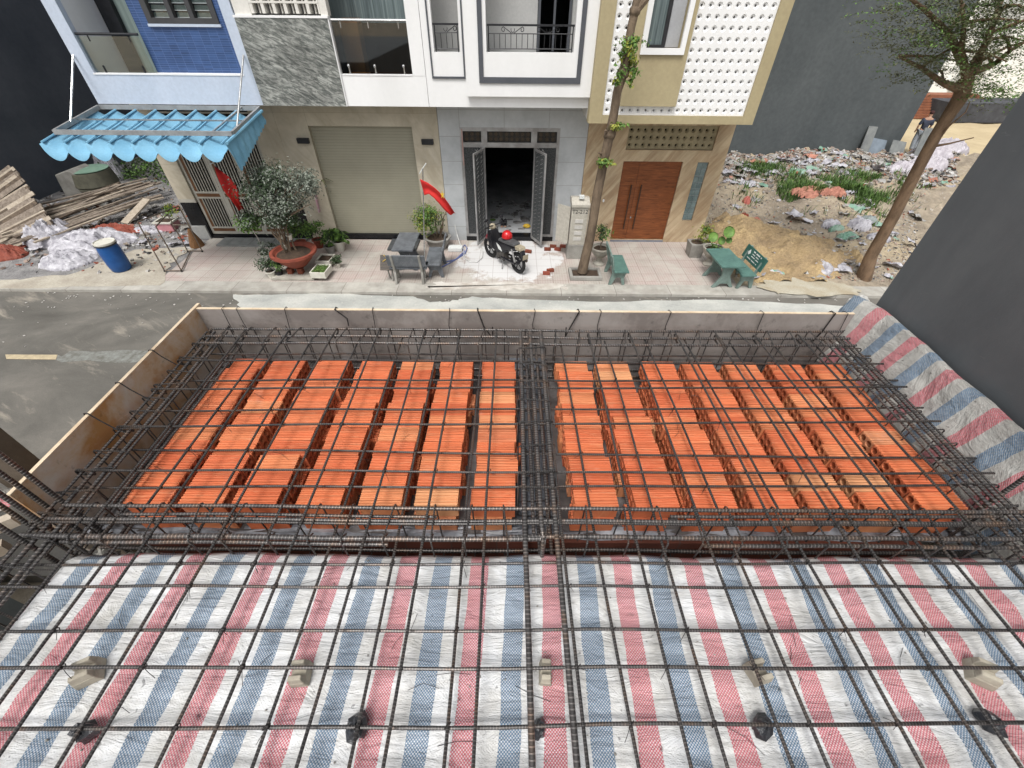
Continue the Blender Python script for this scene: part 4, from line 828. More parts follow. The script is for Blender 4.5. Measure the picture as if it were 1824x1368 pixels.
# ---- house 1: pale blue with awning and gate
h1 = thing('blue_house', 'pale blue townhouse with dark blue tiled wall above a white gate', 'house', (-8, YF, 0))
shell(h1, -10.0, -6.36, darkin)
MB().wall(-10.0, -6.02, ZS2, ZTOP, YU, YU + .14, [(-9.70, -6.26, 4.36, 9.8)]).build('upper_frame', bluewhite, h1)
MB().box(-9.72, -6.24, YU - .012, YU + .15, 4.335, 4.365).build('parapet_coping', white, h1)
MB().box(-9.98, -6.04, YU + .145, YF - .002, ZS2 + .002, ZS2 + .1).build('soffit', bluewhite, h1)
MB().box(-9.99, -9.71, YU + .145, 13.3, ZS2 + .1, ZTOP).build('return_wall', white, h1)
MB().wall(-8.32, -6.26, ZS2 + .1, ZTOP, YU + .16, YU + .3, [(-8.02, -6.46, 5.24, 9.8)]).build('tiled_wall', bluetile, h1)
MB().box(-8.33, -8.325, YU + .16, 13.3, ZS2 + .1, ZTOP).build('tiled_return', bluetile, h1)
wf = MB(); 
for x0, x1, z0, z1 in [(-8.02, -7.90, 5.24, 9.8), (-6.58, -6.46, 5.24, 9.8), (-7.50, -7.40, 5.34, 9.8), (-7.06, -6.96, 5.34, 9.8), (-7.899, -6.581, 5.24, 5.339)]: wf.box(x0, x1, YU + .13, YU + .24, z0, z1)
w1 = wf.build('window_frame', M('dark_window_frame', (.06, .06, .062), (.045, .045, .047), 4, .5), h1); MB().box(-8.04, -6.44, YU + .12, YU + .2, 5.19, 5.238).build('sill', bluewhite, w1)
bl_ = MB()
for x0, x1 in ((-7.89, -7.51), (-7.39, -7.07), (-6.95, -6.59)):
    for k in range(36): bl_.beam((x0, YU + .26, 5.38 + k * .12), (x1, YU + .26, 5.38 + k * .12), .004, .10, up=(0, .5, 1))
bl_.build('blinds', M('pale_blind', (.40, .44, .45), (.30, .34, .35), 4, .6), w1); MB().box(-7.9, -6.6, YU + .24, YU + .245, 5.34, 9.8).build('pane', glassm, w1)
MB().box(-9.70, -8.34, 13.25, 13.3, ZS2 + .1, 9.8).build('sliding_door', curtain2, h1); MB().box(-9.70, -9.35, 13.12, 13.24, ZS2 + .1, 9.8).box(-8.9, -8.8, 13.18, 13.24, ZS2 + .1, 9.8).build('door_post', ironblk, h1)
rl = MB().box(-9.69, -8.33, YU + .06, YU + .066, 4.37, 5.02).build('glass_balustrade', glassm, h1); MB().tube([(-9.70, YU + .063, 5.06), (-8.32, YU + .063, 5.06)], .025, 8).build('handrail', ironblk, rl)
for x in (-9.45, -8.55): q = MB().tube([(x, YU + .06, 4.366), (x, YU + .06, 4.50)], .02, 8).tube([(x, YU + .06, 4.93), (x, YU + .06, 5.04)], .012, 8); q.build('clamp', ironblk, rl)
# ground floor of house 1
for _a, _b in ((-10.0, -9.50), (-6.98, -6.335)):
    MB().box(_a, _b, YF, YF + .15, 1.20, 3.75).build('column_face', marble, h1); MB().box(_a + .002, _b - .005, YF + .002, YF + .15, .02, 1.10).build('black_plinth', black, h1); MB().box(_a, _b, YF - .005, YF + .15, 1.102, 1.198).build('plinth_band', cream, h1)
MB().box(-9.99, -9.56, YF - .06, YF, 0.0, .40).build('foot_block', M('grey_concrete_foot', (.42, .42, .40), (.3, .3, .29), 4, .8), h1)
MB().box(-9.5, -6.98, YF + .02, YF + .3, .0, .10).build('threshold', black, h1); MB().box(-9.5, -6.98, YF + .6, YF + .64, .1, 3.75).build('lobby_dark_sheet', black, h1)  # black sheet behind the gate bars stands in for the unlit lobby
def gate_leaf(x0, x1, flip):
    q = MB(); y0, y1 = YF + .06, YF + .11
    for a, c, d, e in [(x0, x0 + .07, .12, 3.0), (x1 - .07, x1, .12, 3.0), (x0 + .071, x1 - .071, .12, .20), (x0 + .071, x1 - .071, .30, .34), (x0 + .071, x1 - .071, 1.20, 1.25), (x0 + .071, x1 - .071, 1.35, 1.40), (x0 + .071, x1 - .071, 2.92, 3.0)]: q.box(a, c, y0, y1, d, e)
    if flip: q.box(x0 + .071, x0 + .11, y0, y1, .341, 1.19)
    n = 8; xa, xb = x0 + .16, x1 - .10
    for i in range(n): x = xa + (xb - xa) * i / (n - 1); q.box(x - .012, x + .012, y0 + .01, y1 - .01, .341, 1.199); q.box(x - .012, x + .012, y0 + .01, y1 - .01, 1.401, 2.919)
    o = q.build('gate_leaf', cream, h1); q = MB()
    for a, c, d, e in [(x0 + .071, x1 - .071, .201, .299), (x0 + .071, x1 - .071, 1.251, 1.349), (x0 + .075, x0 + .14, .345, 1.195), (x0 + .075, x0 + .14, 1.405, 2.915)]: q.box(a, c, y0 + .008, y1 - .004, d, e)
    q.build('brown_panel', brownp, o)
for k, (a, c) in enumerate([(-9.49, -8.66), (-8.655, -7.82), (-7.815, -6.99)]): gate_leaf(a, c, k)
lv = MB()
for k in range(6): lv.box(-9.49, -6.99, YF + .06, YF + .10, 3.06 + k * .11, 3.10 + k * .11)
lv.build('louvre', cream, h1)
st = MB()
for i in range(8): st.box(-9.1 + i * .33, -9.1 + i * .33 + .318, 12.35, 12.9, 0, .05)
tag(st.build('stone_ramp', M('grey_slate_tile', (.25, .26, .25), (.17, .175, .17), 4, .6), ), 'grey slate entry ramp tiles laid before the white gate', 'ramp')
# awning
aw = thing('blue_awning', 'scalloped light blue pleated awning on a steel frame over the gate', 'awning', (-8.1, 12, 3.5))
fx0, fx1, fy0, fy1 = -10.0, -6.12, 10.42, 11.98; za, zb = 3.50, 3.70
q = MB(); q.beam((fx0, fy0, za), (fx1, fy0, za), .05, .09).beam((fx0, fy1, zb), (fx1, fy1, zb), .05, .09).beam((fx0, fy0 + .03, za), (fx0, fy1 - .03, zb), .05, .09).beam((fx1, fy0 + .03, za), (fx1, fy1 - .03, zb), .05, .09)
q.build('frame', M('galvanised_steel', (.40, .41, .41), (.30, .30, .30), 5, .45, .1, metal=.4), aw)
q = MB(); q.beam((fx0, 11.15, 3.60), (fx1, 11.15, 3.60), .03, .03).beam((-6.55, fy0, 3.52), (-6.55, fy1, 3.72), .03, .03).build('cross_bar', chrome, aw)
for a, b_ in (((-9.94, 11.98, 4.69), (-9.985, 10.95, 3.58)), ((-6.09, 11.98, 4.72), (-6.15, 10.75, 3.56))): MB().tube([a, b_], .02, 8).build('hanger_rod', chrome, aw)
NP = 8; ca = MB(); px0, px1 = -10.02, -6.16; W_ = (px1 - px0) / NP; yb_, yf_ = 11.85, 10.10
for k in range(NP):
    xa = px0 + k * W_; nv, nu = 10, 9; o0 = len(ca.v)
    for i in range(nu + 1):
        u = i / nu
        for j in range(nv + 1):
            v = j / nv; y = yb_ + (yf_ - yb_) * v; z = zb - .17 + (za - .27 - (zb - .17)) * v
            x = xa + W_ * u * 1.02 - .10 * v; zz = z + .13 * (1 - u) ** 1.3 - .06 * math.sin(math.pi * u) - .04 * math.sin(math.pi * v)
            if j == nv: hl = .31 * max(0, 1 - (2 * u - 1.05) ** 2) ** .5; y -= .05 + hl * .25; zz -= hl * .55
            ca.v.append(Vector((x, y, zz)))
    for i in range(nu):
        for j in range(nv): a = o0 + i * (nv + 1) + j; ca.f.append((a, a + 1, a + nv + 2, a + nv + 1)); ca.mi.append(0)
o = ca.build('pleated_canvas', awningb, aw, smooth=True); md = o.modifiers.new('t', 'SOLIDIFY'); md.thickness = .004
q = MB()
for k in range(NP + 1): x = px0 + k * W_; q.tube([(x, yb_, zb - .03), (x - .10, yf_ + .02, za - .13)], .022, 6)
q.build('pleat_rod', awningb, aw)
sv = MB(); ns = 12; zt0, zt1 = zb - .06, za - .13
for i in range(ns * 4 + 1):
    t = i / (ns * 4); y = 11.9 + (10.08 - 11.9) * t; z = zt0 + (zt1 - zt0) * t; dpt = .18 + .34 * t + .05 * abs(math.sin(math.pi * t * ns)) ; sv.v += [Vector((-6.10 - .06 * t, y, z)), Vector((-6.08 - .02 * t + .02 * math.sin(i * .8), y, z - dpt * .5)), Vector((-6.05 - .02 * t, y + .03, z - dpt))]
for i in range(ns * 4): a = i * 3; sv.f += [(a, a + 1, a + 4, a + 3), (a + 1, a + 2, a + 5, a + 4)]; sv.mi += [0, 0]
o = sv.build('side_valance', awningb, aw); md = o.modifiers.new('t', 'SOLIDIFY'); md.thickness = .004
MB().tube([(-6.06, 11.9, zt0 + .02), (-6.12, 10.08, zt1 + .02)], .035, 8).build('roller_tube', awningb, aw)

# ---- dark neighbour blocks
bA = thing('dark_block', 'huge windowless dark grey rendered building behind the rubble lot', 'building', (12, 22, 0))
MB().box(5.97, 17.62, 21.6, 34, -.2, 12).build('wall', darkgrey, bA)
bB = thing('dark_wall', 'dark navy boundary wall left of the timber heap', 'wall', (-17.8, 20, 0)); MB().box(-18.4, -17.7, 13.2, 34, -.2, 12).build('panel', darknavy, bB); MB().box(-18.4, -19.2, 11.0, 34, -.2, 12).build('panel', darknavy, bB)
bC = thing('dark_wall', 'dark navy back wall across the left lot, behind the green shrubs', 'wall', (-14, 23, 0)); MB().box(-17.69, -9.9, 22.8, 23.2, -.2, 12).build('panel', darknavy, bC)
pW = gz(1672, 192, 0); wb = thing('far_white_building', 'bright white building far off beyond the red timber stack', 'building', (pW.x, pW.y, 0))
MB().box(pW.x - 4, pW.x + 1.5, pW.y + 2, pW.y + 12, -.2, 7).box(pW.x + 1.52, pW.x + 4.2, pW.y + 5, pW.y + 12, -.2, 5).box(pW.x + 4.5, pW.x + 18, pW.y + 3, pW.y + 12, -.2, 6).build('wall', M('bright_far_white', (.85, .85, .82), (.78, .78, .75), .5, .8), wb)  # brighter white than the nearer house fronts
MB().box(pW.x + 1.55, pW.x + 4.0, pW.y + 4.9, pW.y + 4.99, 0.4, 4.0).build('roller_door', M('grey_green_door', (.25, .28, .26), None, 2), wb)
# buildings on our own side, behind the camera (they bound the street's light)
own = thing('own_row_house', 'grey rendered house standing left of the deck along our row', 'house', (-8, -4, 0)); MB().box(-14, -6.2, -12, 2.0, -.15, 3.6).build('wall', darkgrey, own)
# ================================================================ STREET THINGS
rnd = random.Random(11)
def leaves(q, c, r, n, size, mi=(0,), clumps=14, seed=0, asp=.5, shell_=.55):
    rr = random.Random(seed); c = Vector(c); cs = []
    for k in range(clumps):
        v = Vector((rr.gauss(0, 1), rr.gauss(0, 1), rr.gauss(0, 1))).normalized() * rr.uniform(shell_ * .6, 1) * .82
        cs.append((c + Vector((v.x * r[0], v.y * r[1], v.z * r[2])), rr.choice(mi)))
    for k in range(n):
        p, m_ = rr.choice(cs); s_ = .34; v = Vector((rr.gauss(0, s_) * r[0], rr.gauss(0, s_) * r[1], rr.gauss(0, s_ * .8) * r[2])) * .75
        nn = (v.normalized() + Vector((rr.gauss(0, .6), rr.gauss(0, .6), .7 + rr.gauss(0, .5)))) if v.length else Vector((0, 0, 1))
        q.leaf(p + v, nn, size * rr.uniform(.6, 1.25), m_ if rr.random() < .8 else rr.choice(mi), asp)
    return cs
def pot_lathe(q, c, r, h, mi=0, lip=1.1, foot=.7):
    q.lathe(c, [(r * foot * .1, 0.001), (r * foot, 0.0), (r * .93, h * .75), (r, h * .88), (r * lip, h * .9), (r * lip, h), (r * .88, h), (r * .85, h * .82), (0.001, h * .80)], 22, mi)
def goblet(q, c, r, h, mi=0):
    q.lathe(c, [(.001, 0), (r * .62, 0), (r * .62, h * .08), (r * .32, h * .2), (r * .28, h * .36), (r * .6, h * .5), (r * .95, h * .75), (r * 1.0, h * .92), (r * 1.08, h * .94), (r * 1.08, h), (r * .9, h), (r * .84, h * .9), (.001, h * .88)], 26, mi)
def stem(q, a, b, r, mi=0, n=5, wob=.03, seed=0):
    rr = random.Random(seed); a = Vector(a); b = Vector(b); pts = [a.lerp(b, i / n) + Vector((rr.gauss(0, wob), rr.gauss(0, wob), 0)) * (0 < i < n) for i in range(n + 1)]
    q.tube(pts, [r * (1 - .6 * i / n) for i in range(n + 1)], 6, mi); return pts
def potted(name, label, cat, loc, potmb, potmat, soilr, soilz, stems, lv, leafmats, group=None, stm=None, soilsq=False):
    t = thing(name, label, cat, loc, group)
    potmb.build('pot', potmat, t, smooth=True)
    q = MB()
    if soilr: q.ell((loc[0], loc[1], loc[2] + soilz), soilr, soilr, .03, su=16, sv=5, jit=.05, half=True); q.build('soil', soil, t)
    if stems:
        q = MB()
        for i, (a, b, r) in enumerate(stems): stem(q, a, b, r, seed=i)
        q.build('stem', stm or bark, t)
    q = MB()
    for i, a in enumerate(lv): leaves(q, *a, seed=i + int(loc[0] * 10))
    q.build('foliage', leafmats, t); return t
# ---- middle street tree
tp = [(1036, 492), (1040, 470), (1052, 420), (1063, 350), (1075, 290), (1086, 240), (1094, 200), (1099, 165), (1110, 130), (1117, 95), (1124, 50), (1131, 20), (1136, -10)]
tt = thing('street_tree', 'pruned slender street tree with small leaf tufts on its bare trunk', 'tree', (1.96, 10.74, .08))
pts = [gy(x, y, 10.74) for x, y in tp]; pts[0].z = .1; rad = [.145, .13, .118, .112, .106, .104, .094, .09, .10, .085, .078, .082, .065]
q = MB(); q.tube(pts, rad, 14); q.tube([pts[8], gy(1128, 122, 10.74) , gy(1138, 108, 10.7)], [.05, .035, .015], 8); q.tube([pts[11], gy(1150, 0, 10.74), gy(1168, -25, 10.74), gy(1185, -60, 10.74)], [.08, .06, .05, .04], 8); q.tube([pts[12], gy(1138, -60, 10.74)], [.06, .04], 8); q.tube([gy(1075, 275, 10.74), gy(1066, 272, 10.65)], [.035, .02], 7); q.tube([gy(1086, 240, 10.74), gy(1078, 232, 10.6)], [.04, .025], 7)
for p_, r_ in ((pts[5], .135), (pts[8], .135), (pts[11], .11), (pts[4], .13)): q.ell(p_, r_, r_, r_ * .9, jit=.1)
q.build('trunk', bark, tt, smooth=True); q = MB()
for (px, py), r_, n in [((1122, 85), (.24, .22, .24), 150), ((1130, 75), (.28, .2, .12), 90), ((1123, 118), (.22, .2, .2), 130), ((1130, 130), (.13, .12, .13), 60), ((1103, 140), (.17, .17, .17), 110), ((1122, 148), (.12, .1, .1), 40), ((1104, 100), (.12, .12, .14), 60), ((1100, 224), (.22, .18, .12), 120), ((1080, 287), (.25, .22, .13), 150), ((1070, 292), (.12, .12, .1), 50)]:
    leaves(q, gy(px, py, 10.62), r_, n, .085, (0, 1), 7, seed=px)
q.build('foliage', [leafg, leafy], tt)
pl_ = thing('tree_planter', 'square stone tree pit kerb around the pruned street tree', 'planter', (2.03, 10.7, 0)); q = MB()
for a in [(1.60, 1.68, 10.42, 11.0), (2.40, 2.48, 10.42, 11.0), (1.682, 2.398, 10.42, 10.50), (1.682, 2.398, 10.92, 11.0)]: q.box(*a, 0.004, .11)
q.build('curb', concrete, pl_, bevel=.008); MB().box(1.68, 2.4, 10.5, 10.92, .005, .06).build('soil', soil, pl_)
# ---- right street tree
rt = thing('street_tree', 'broad feathery street tree leaning over the rubble lot at right', 'tree', (9.75, 10.69, 0))
tp = [(1537, 497), (1552, 455), (1592, 385), (1630, 310), (1665, 245), (1690, 205), (1712, 172), (1722, 140)]
pts = [gy(x, y, 10.69) for x, y in tp]; rad = [.20, .145, .130, .122, .118, .122, .145, .13]
q = MB(); q.tube(pts, rad, 14); top = pts[-1]
limbs = [((1722, 140), (1712, 90), (1718, 40), (1710, -10)), ((1722, 140), (1745, 110), (1760, 60), (1790, 10)), ((1712, 160), (1680, 148), (1640, 120), (1600, 100)), ((1730, 130), (1770, 115), (1800, 90), (1850, 60)), ((1715, 110), (1690, 60), (1650, 20), (1600, -20)), ((1722, 135), (1760, 70), (1790, -20), (1800, -60)), ((1690, 205), (1665, 255), (1730, 240), (1760, 232))][:6]
lr = random.Random(3)
for L_ in limbs:
    yy = 10.69; P = []
    for i, (x, y) in enumerate(L_): P.append(gy(x, y, 10.69 + (i * lr.uniform(-.35, .35)))); 
    q.tube(P, [.085, .055, .038, .02], 8)
    for k in range(3):
        a = P[1 + k % 3]; b_ = a + Vector((lr.uniform(-1, 1), lr.uniform(-1, 1), lr.uniform(-.1, .5))); q.tube([a, a.lerp(b_, .5) + Vector((0, 0, .05)), b_], [.035, .022, .01], 6)
q.tube([gy(1655, 262, 10.69), gy(1690, 256, 10.5), gy(1735, 245, 10.3)], [.035, .02, .01], 6); q.tube([gy(1664, 258, 10.69), gy(1690, 225, 10.5), gy(1720, 200, 10.4), gy(1728, 180, 10.4)], [.03, .02, .012, .008], 6)
q.build('trunk', bark2, rt, smooth=True)
q = MB(); sr = random.Random(9)
def spray(c, L, n, ang, droop, mi): # feathery twig with leaflets
    d = Vector((math.cos(ang), math.sin(ang), -droop)).normalized(); s_ = Vector((-d.y, d.x, 0)).normalized()
    for i in range(n):
        p = c + d * L * i / n + Vector((0, 0, .05 * math.sin(3 * i / n)))
        for sg in (-1, 1): q.leaf(p + s_ * sg * .05 + Vector((sr.gauss(0, .02), sr.gauss(0, .02), sr.gauss(0, .02))), (sr.gauss(0, .3), sr.gauss(0, .3), 1), .068, mi, .42)
cents = []
for px, py, rx, n, mi in [(1620, 20, 1.0, 26, 0), (1650, 80, 1.0, 34, 0), (1690, 30, 1.1, 34, 0), (1700, 110, .8, 26, 0), (1640, 130, .8, 18, 0), (1750, 60, .9, 22, 0), (1790, 20, 1.0, 26, 0), (1820, 70, .8, 22, 1), (1800, 120, .6, 16, 1), (1770, 165, .5, 22, 1), (1810, 10, 1., 26, 0), (1745, 150, .5, 14, 1), (1605, 70, .7, 14, 0), (1740, 5, 1.1, 30, 0), (1660, -40, 1.5, 40, 0), (1780, -60, 1.6, 50, 0), (1850, -20, 1.4, 30, 0), (1730, 50, .5, 14, 1), (1760, 40, .5, 14, 1)]:
    c0 = gy(px, py, 10.5)
    for k in range(int(n * 2.0)):
        c = c0 + Vector((sr.gauss(0, .38) * rx, sr.gauss(0, .55) * rx, sr.gauss(0, .22) * rx)); spray(c, sr.uniform(.35, .7), 9, sr.uniform(0, 6.28), sr.uniform(-.1, .45), mi if sr.random() < .8 else 1 - mi)
q.build('foliage', [leafo, leafg], rt)
# ---- goblet, square and round pots
for nm, lab, px, py, r, h, top, sz in [('goblet_planter', 'pale goblet planter with leafy shrub behind the tree trunk, beside the brown door', 1066, 470, .25, .55, (1069, 407), .28), ]:
    p = gz(px, py, 0); q = MB(); goblet(q, p, .27, .52)
    potted(nm, lab, 'planter', p, q, palestone, .22, .46, [((p.x, p.y, .48), (p.x + .03, p.y, .85), .02)], [((p.x + .02, p.y, .95), (.24, .22, .26), 420, .07, (0, 1), 10)], [leafd, leafg], 'goblet shaped planters')
p = gz(1264, 492, 0); p = Vector((5.75, 11.45, 0)); q = MB(); goblet(q, p, .27, .52)
t = potted('goblet_planter', 'pale goblet planter with big round lotus leaves behind the green table', 'planter', p, q, palestone, .22, .46, [((p.x, p.y, .48), (p.x + .2, p.y - .05, .95), .01), ((p.x, p.y, .48), (p.x - .15, p.y - .05, .8), .01), ((p.x, p.y, .48), (p.x + .05, p.y, .7), .01)], [((p.x, p.y, .55), (.25, .22, .12), 120, .07, (0, 1), 8)], [leafd, leafg], 'goblet shaped planters', leafg)
q = MB()
for dx, dz, r, tl in ((.22, .98, .16, .5), (-.17, .84, .14, -.3), (.10, .74, .11, .2), (.3, .75, .09, .6)):
    T = Matrix.Rotation(R(55), 3, 'X') @ Matrix.Rotation(tl, 3, 'Z'); q.lathe((p.x + dx, p.y - .06, dz), [(.001, 0), (r * .5, .012), (r * .9, .03), (r, .055)], 16, T=T)
q.build('round_leaf', [leafg], t)
p = Vector((5.48, 12.02, 0)); q = MB()
for (w0, w1, z0, z1) in [(.17, .22, 0.01, .42)]:
    v = [(p.x + sx * (w0 if z == z0 else w1), p.y + sy * (w0 if z == z0 else w1), z) for z in (z0, z1) for sx, sy in ((-1, -1), (1, -1), (1, 1), (-1, 1))]; q.add(v, [(3, 2, 1, 0), (0, 1, 5, 4), (1, 2, 6, 5), (2, 3, 7, 6), (3, 0, 4, 7), (4, 5, 6, 7)])
potted('square_planter', 'square grey concrete planter with yellow green shrub by the travertine wall', 'planter', p, q, concrete, .17, .42, [((p.x, p.y, .42), (p.x + .12, p.y, .8), .015)], [((p.x + .12, p.y - .05, .72), (.32, .22, .26), 380, .075, (0, 0, 1), 12)], [leafy, leafg])
# ---- stone table sets
LEG = [(0, 0), (.07, 0), (.15, .22), (.27, .22), (.36, 0), (.44, 0), (.385, .34), (.52, .86), (.465, .86), (.33, .40), (.0, .40), (.05, .22)]
def bench(label, loc, rz, L, m1, m2, m3, D=.36, group='cast stone benches on the pavement'):
    t = thing('stone_bench', label, 'bench', loc, group, rz)
    for s_ in (-1, 1): MB().poly([(x, s_ * L * .36 - .03, z) for x, z in LEG], (0, .06, 0)).build('leg', m2, t, world=False, bevel=.006)
    MB().box(-.03, D, -L / 2, L / 2, .402, .445).build('seat', m1, t, world=False, bevel=.008)
    T = Matrix.Translation((.395, 0, .52)) @ Matrix.Rotation(R(14), 4, 'Y'); b_ = MB().box(-.02, .015, -L / 2, L / 2, 0, .34, T=T).build('backrest', m3, t, world=False, bevel=.008); return t, b_
def table(label, loc, rz, L, W, m1, m2):
    t = thing('stone_table', label, 'table', loc, 'cast stone tables on the pavement', rz)
    TL = [(-.29, 0), (-.20, 0), (-.10, .11), (.10, .11), (.20, 0), (.29, 0), (.20, .15), (.11, .33), (.14, .5), (.22, .655), (-.22, .655), (-.14, .5), (-.11, .33), (-.20, .15)]
    for s_ in (-1, 1): MB().poly([(x, s_ * L * .30 - .035, z) for x, z in TL], (0, .07, 0)).build('leg', m2, t, world=False, bevel=.008)
    MB().box(-W / 2, W / 2, -L / 2, L / 2, .657, .705).build('table_top', m1, t, world=False, bevel=.008); return t
table('grey terrazzo table standing before the beige garage shutter', (-2.96, 11.3, 0), 0, 1.15, .58, granite, granite)
bench('grey stone bench seen from behind, beside the black yellow box', (-2.75, 10.58, 0), R(-90), 1.0, granite, concrete, granite)
bench('grey stone bench beside the potted bush, facing the terrazzo table', (-2.32, 10.95, 0), R(2), 1.1, granite, granite, granite)
t_, b_ = bench('green stone bench alone right of the pruned tree trunk', (3.06, 10.6, 0), R(180), 1.0, greenterr, greenstone, greenstone)
table('green terrazzo table beside the sand heap', (5.66, 10.47, 0), R(3), 1.05, .64, greenterr, greenstone)
t_, b_ = bench('dark green bench with white lettering, right of the green table', (6.0, 10.45, 0), R(4), 1.0, greenterr, greenstone, darkgreen)
for k, (w_, z_) in enumerate([(.42, .80), (.34, .74), (.36, .68), (.55, .60)]):
    q = MB(); n = int(w_ / .045)
    for i in range(n):
        if (i * 7 + k * 3) % 5 == 4: continue
        yb0 = -.12 + i * .045 if k < 3 else -.30 + i * .045; T = Matrix.Translation((.395, 0, .52)) @ Matrix.Rotation(R(14), 4, 'Y'); q.box(-.026, -.0205, -yb0 - .038, -yb0, z_ - .52 - .012, z_ - .52 + .018 - (.012 if k else 0), T=T)
    q.build('lettering', whitemark, b_, world=False)
q = MB(); T = Matrix.Translation((.395, 0, .52)) @ Matrix.Rotation(R(14), 4, 'Y'); q.poly([T @ Vector((-.0265, y + .27, z)) for y, z in [(0, .13), (.06, .19), (.0, .28), (-.06, .19)]], (.005, 0, 0)); q.build('emblem', whitemark, b_, world=False)
# black box with yellow cross
xb = thing('painted_box', 'black patterned box top with a yellow cross, at the bench end', 'box', (-3.3, 10.35, .3)); T = Matrix.Translation((-3.30, 10.36, .52)) @ Matrix.Rotation(R(-42), 4, 'X') @ Matrix.Rotation(R(4), 4, 'Z')
b = NB('black_studded'); s = b.sep(b.pos()); dots = b.math('GREATER_THAN', b.math('MULTIPLY', b.math('SINE', b.math('MULTIPLY', b.math('ADD', s[0], s[2]), 110)), b.math('SINE', b.math('MULTIPLY', b.math('SUBTRACT', s[0], s[2]), 110))), .55); stud = b.fin(b.mix(dots, (.02, .017, .014), (.22, .17, .12)), .6)
MB().box(-.19, .19, -.02, .02, -.2, .2, T=T).build('panel', stud, xb); q = MB(); q.beam(T @ Vector((-.12, -.025, .02)), T @ Vector((.10, -.025, .18)), .035, .01, up=(0, 1, 1)).beam(T @ Vector((.11, -.027, .03)), T @ Vector((-.10, -.027, .19)), .035, .01, up=(0, 1, 1)); q.build('cross_mark', yellow, xb)
MB().tube([(-3.24, 10.32, .0), (-3.22, 10.4, .42)], .02, 6).tube([(-3.36, 10.5, .0), (-3.36, 10.42, .42)], .02, 6).build('support', concrete, xb)
rp = MB().box(-3.80, -3.36, 12.15, 12.9, .01, .05); rp.box(-3.33, -2.92, 12.15, 12.9, .01, .05); tag(rp.build('metal_ramp', M('dark_ramp_plate', (.08, .085, .09), (.05, .055, .06), 5, .5)), 'dark folding ramp plate at the foot of the garage shutter', 'ramp')
# ---- electrical cabinet
cb = thing('utility_cabinet', 'speckled steel utility cabinet marked T2-212, its side door ajar', 'cabinet', (1.82, 11.95, 0))
MB().box(1.62, 2.12, 11.72, 12.15, 0, .42).build('plinth', concrete, cb, bevel=.01); MB().box(1.64, 2.10, 11.74, 12.14, .424, 1.50).build('body', cabm, cb, bevel=.01)
MB().poly([(1.62, 11.70, 1.505), (1.62, 12.18, 1.505), (1.62, 12.18, 1.66), (1.62, 11.95, 1.70), (1.62, 11.70, 1.58)], (.50, 0, 0)).build('lid', cabm, cb, bevel=.008)
MB().beam((1.61, 11.80, .96), (1.28, 12.05, .96), .02, 1.05).build('side_door', cabm, cb); MB().beam((2.125, 11.76, .96), (2.19, 12.1, .96), .02, 1.04).build('side_door', cabm, cb)
text('T2-212', .15, marker, cb, Vector((1.87, 11.735, 1.33)) - Vector((1.82, 11.95, 0)), (R(90), 0, 0))
q = MB()
for k in range(4): q.box(1.76, 1.98, 11.728, 11.739, .56 + k * .17, .66 + k * .17)
q.build('vent_strip', M('pale_vents', (.6, .58, .54), None, 6), cb); MB().box(1.82, 1.95, 11.8, 11.9, 1.70, 1.78).build('lid_knob', whitemark, cb)
# ---- goods by the door
rb_ = random.Random(4)
for k, (px, py, lab) in enumerate([(985, 441, 'red'), (993, 446, 'r'), (975, 446, 'r'), (1003, 441, 'r'), (941, 450, 'r'), (973, 489, 'r'), (980, 484, 'r')]):
    p = gz(px, py, 0); a = rb_.uniform(-.3, .3); T = Matrix.Translation((p.x, p.y, .006)) @ Matrix.Rotation(a, 4, 'Z'); q = MB(); q.box(-.10, .10, -.045, .045, 0, .08, T=T)
    o = q.build('loose_brick', terra if k % 2 else brickred, bevel=.004); tag(o, ['middle rear red brick in the small pile before the right door leaf', 'front red brick in the small pile before the right door leaf', 'leftmost red brick in the small pile before the right door leaf', 'rightmost red brick in the small pile before the right door leaf', 'single red brick lying just behind the motorbike seat', 'nearer red brick by the kerb, left of the tree planter', 'further red brick by the kerb, left of the tree planter'][k], 'brick', ['red bricks piled by the steel door', 'red bricks near the kerb', 0][0 if k < 4 else (2 if k == 4 else 1)] or None)
sh = thing('work_shoes', 'pair of black shoes left on the dusty floor inside the doorway', 'shoes', (-.3, 13.4, .15)); p = gz(897, 402, .15)
for s_ in (-1, 1): q = MB(); q.ell((p.x + s_ * .055, p.y + .05, .26), .06, .10, .11, jit=.05).ell((p.x + s_ * .055, p.y - .07, .19), .05, .09, .05); q.build('shoe', blackpl, sh, smooth=True); MB().ell((p.x + s_ * .055, p.y - .13, .18), .045, .05, .03).build('toe', skin, sh, smooth=True)
p = gz(938, 406, .15); tag(MB().ell((p.x, p.y, .22), .13, .09, .06, jit=.15).build('yellow_bag', yellow), 'small yellow bag on the floor inside the doorway', 'bag'); p = gz(878, 393, .15); tag(MB().ell((p.x, p.y, .18), .10, .06, .03, jit=.15).build('green_packet', leafg), 'small green packet on the floor inside the doorway', 'packet')
q = MB()
for k in range(60): x, y = rb_.uniform(-.75, .6), rb_.uniform(13.3, 16); q.ell((x, y, .165), rb_.uniform(.03, .14), rb_.uniform(.03, .12), rb_.uniform(.01, .05), su=7, sv=4, jit=.35)
tag(q.build('floor_debris', M('interior_debris', (.32, .31, .30), (.06, .06, .06), 2.5, .9)), 'plaster and packing debris strewn over the shop floor', 'debris', kind='stuff')
hm, hb = chrome, M('blue_hose', (.15, .19, .40), (.12, .15, .32), 5, .4); wh = M('white_cable', (.62, .62, .6), (.5, .5, .48), 5, .4)
def gl(pts, z=.02): return [gz(x, y, z) for x, y in pts]
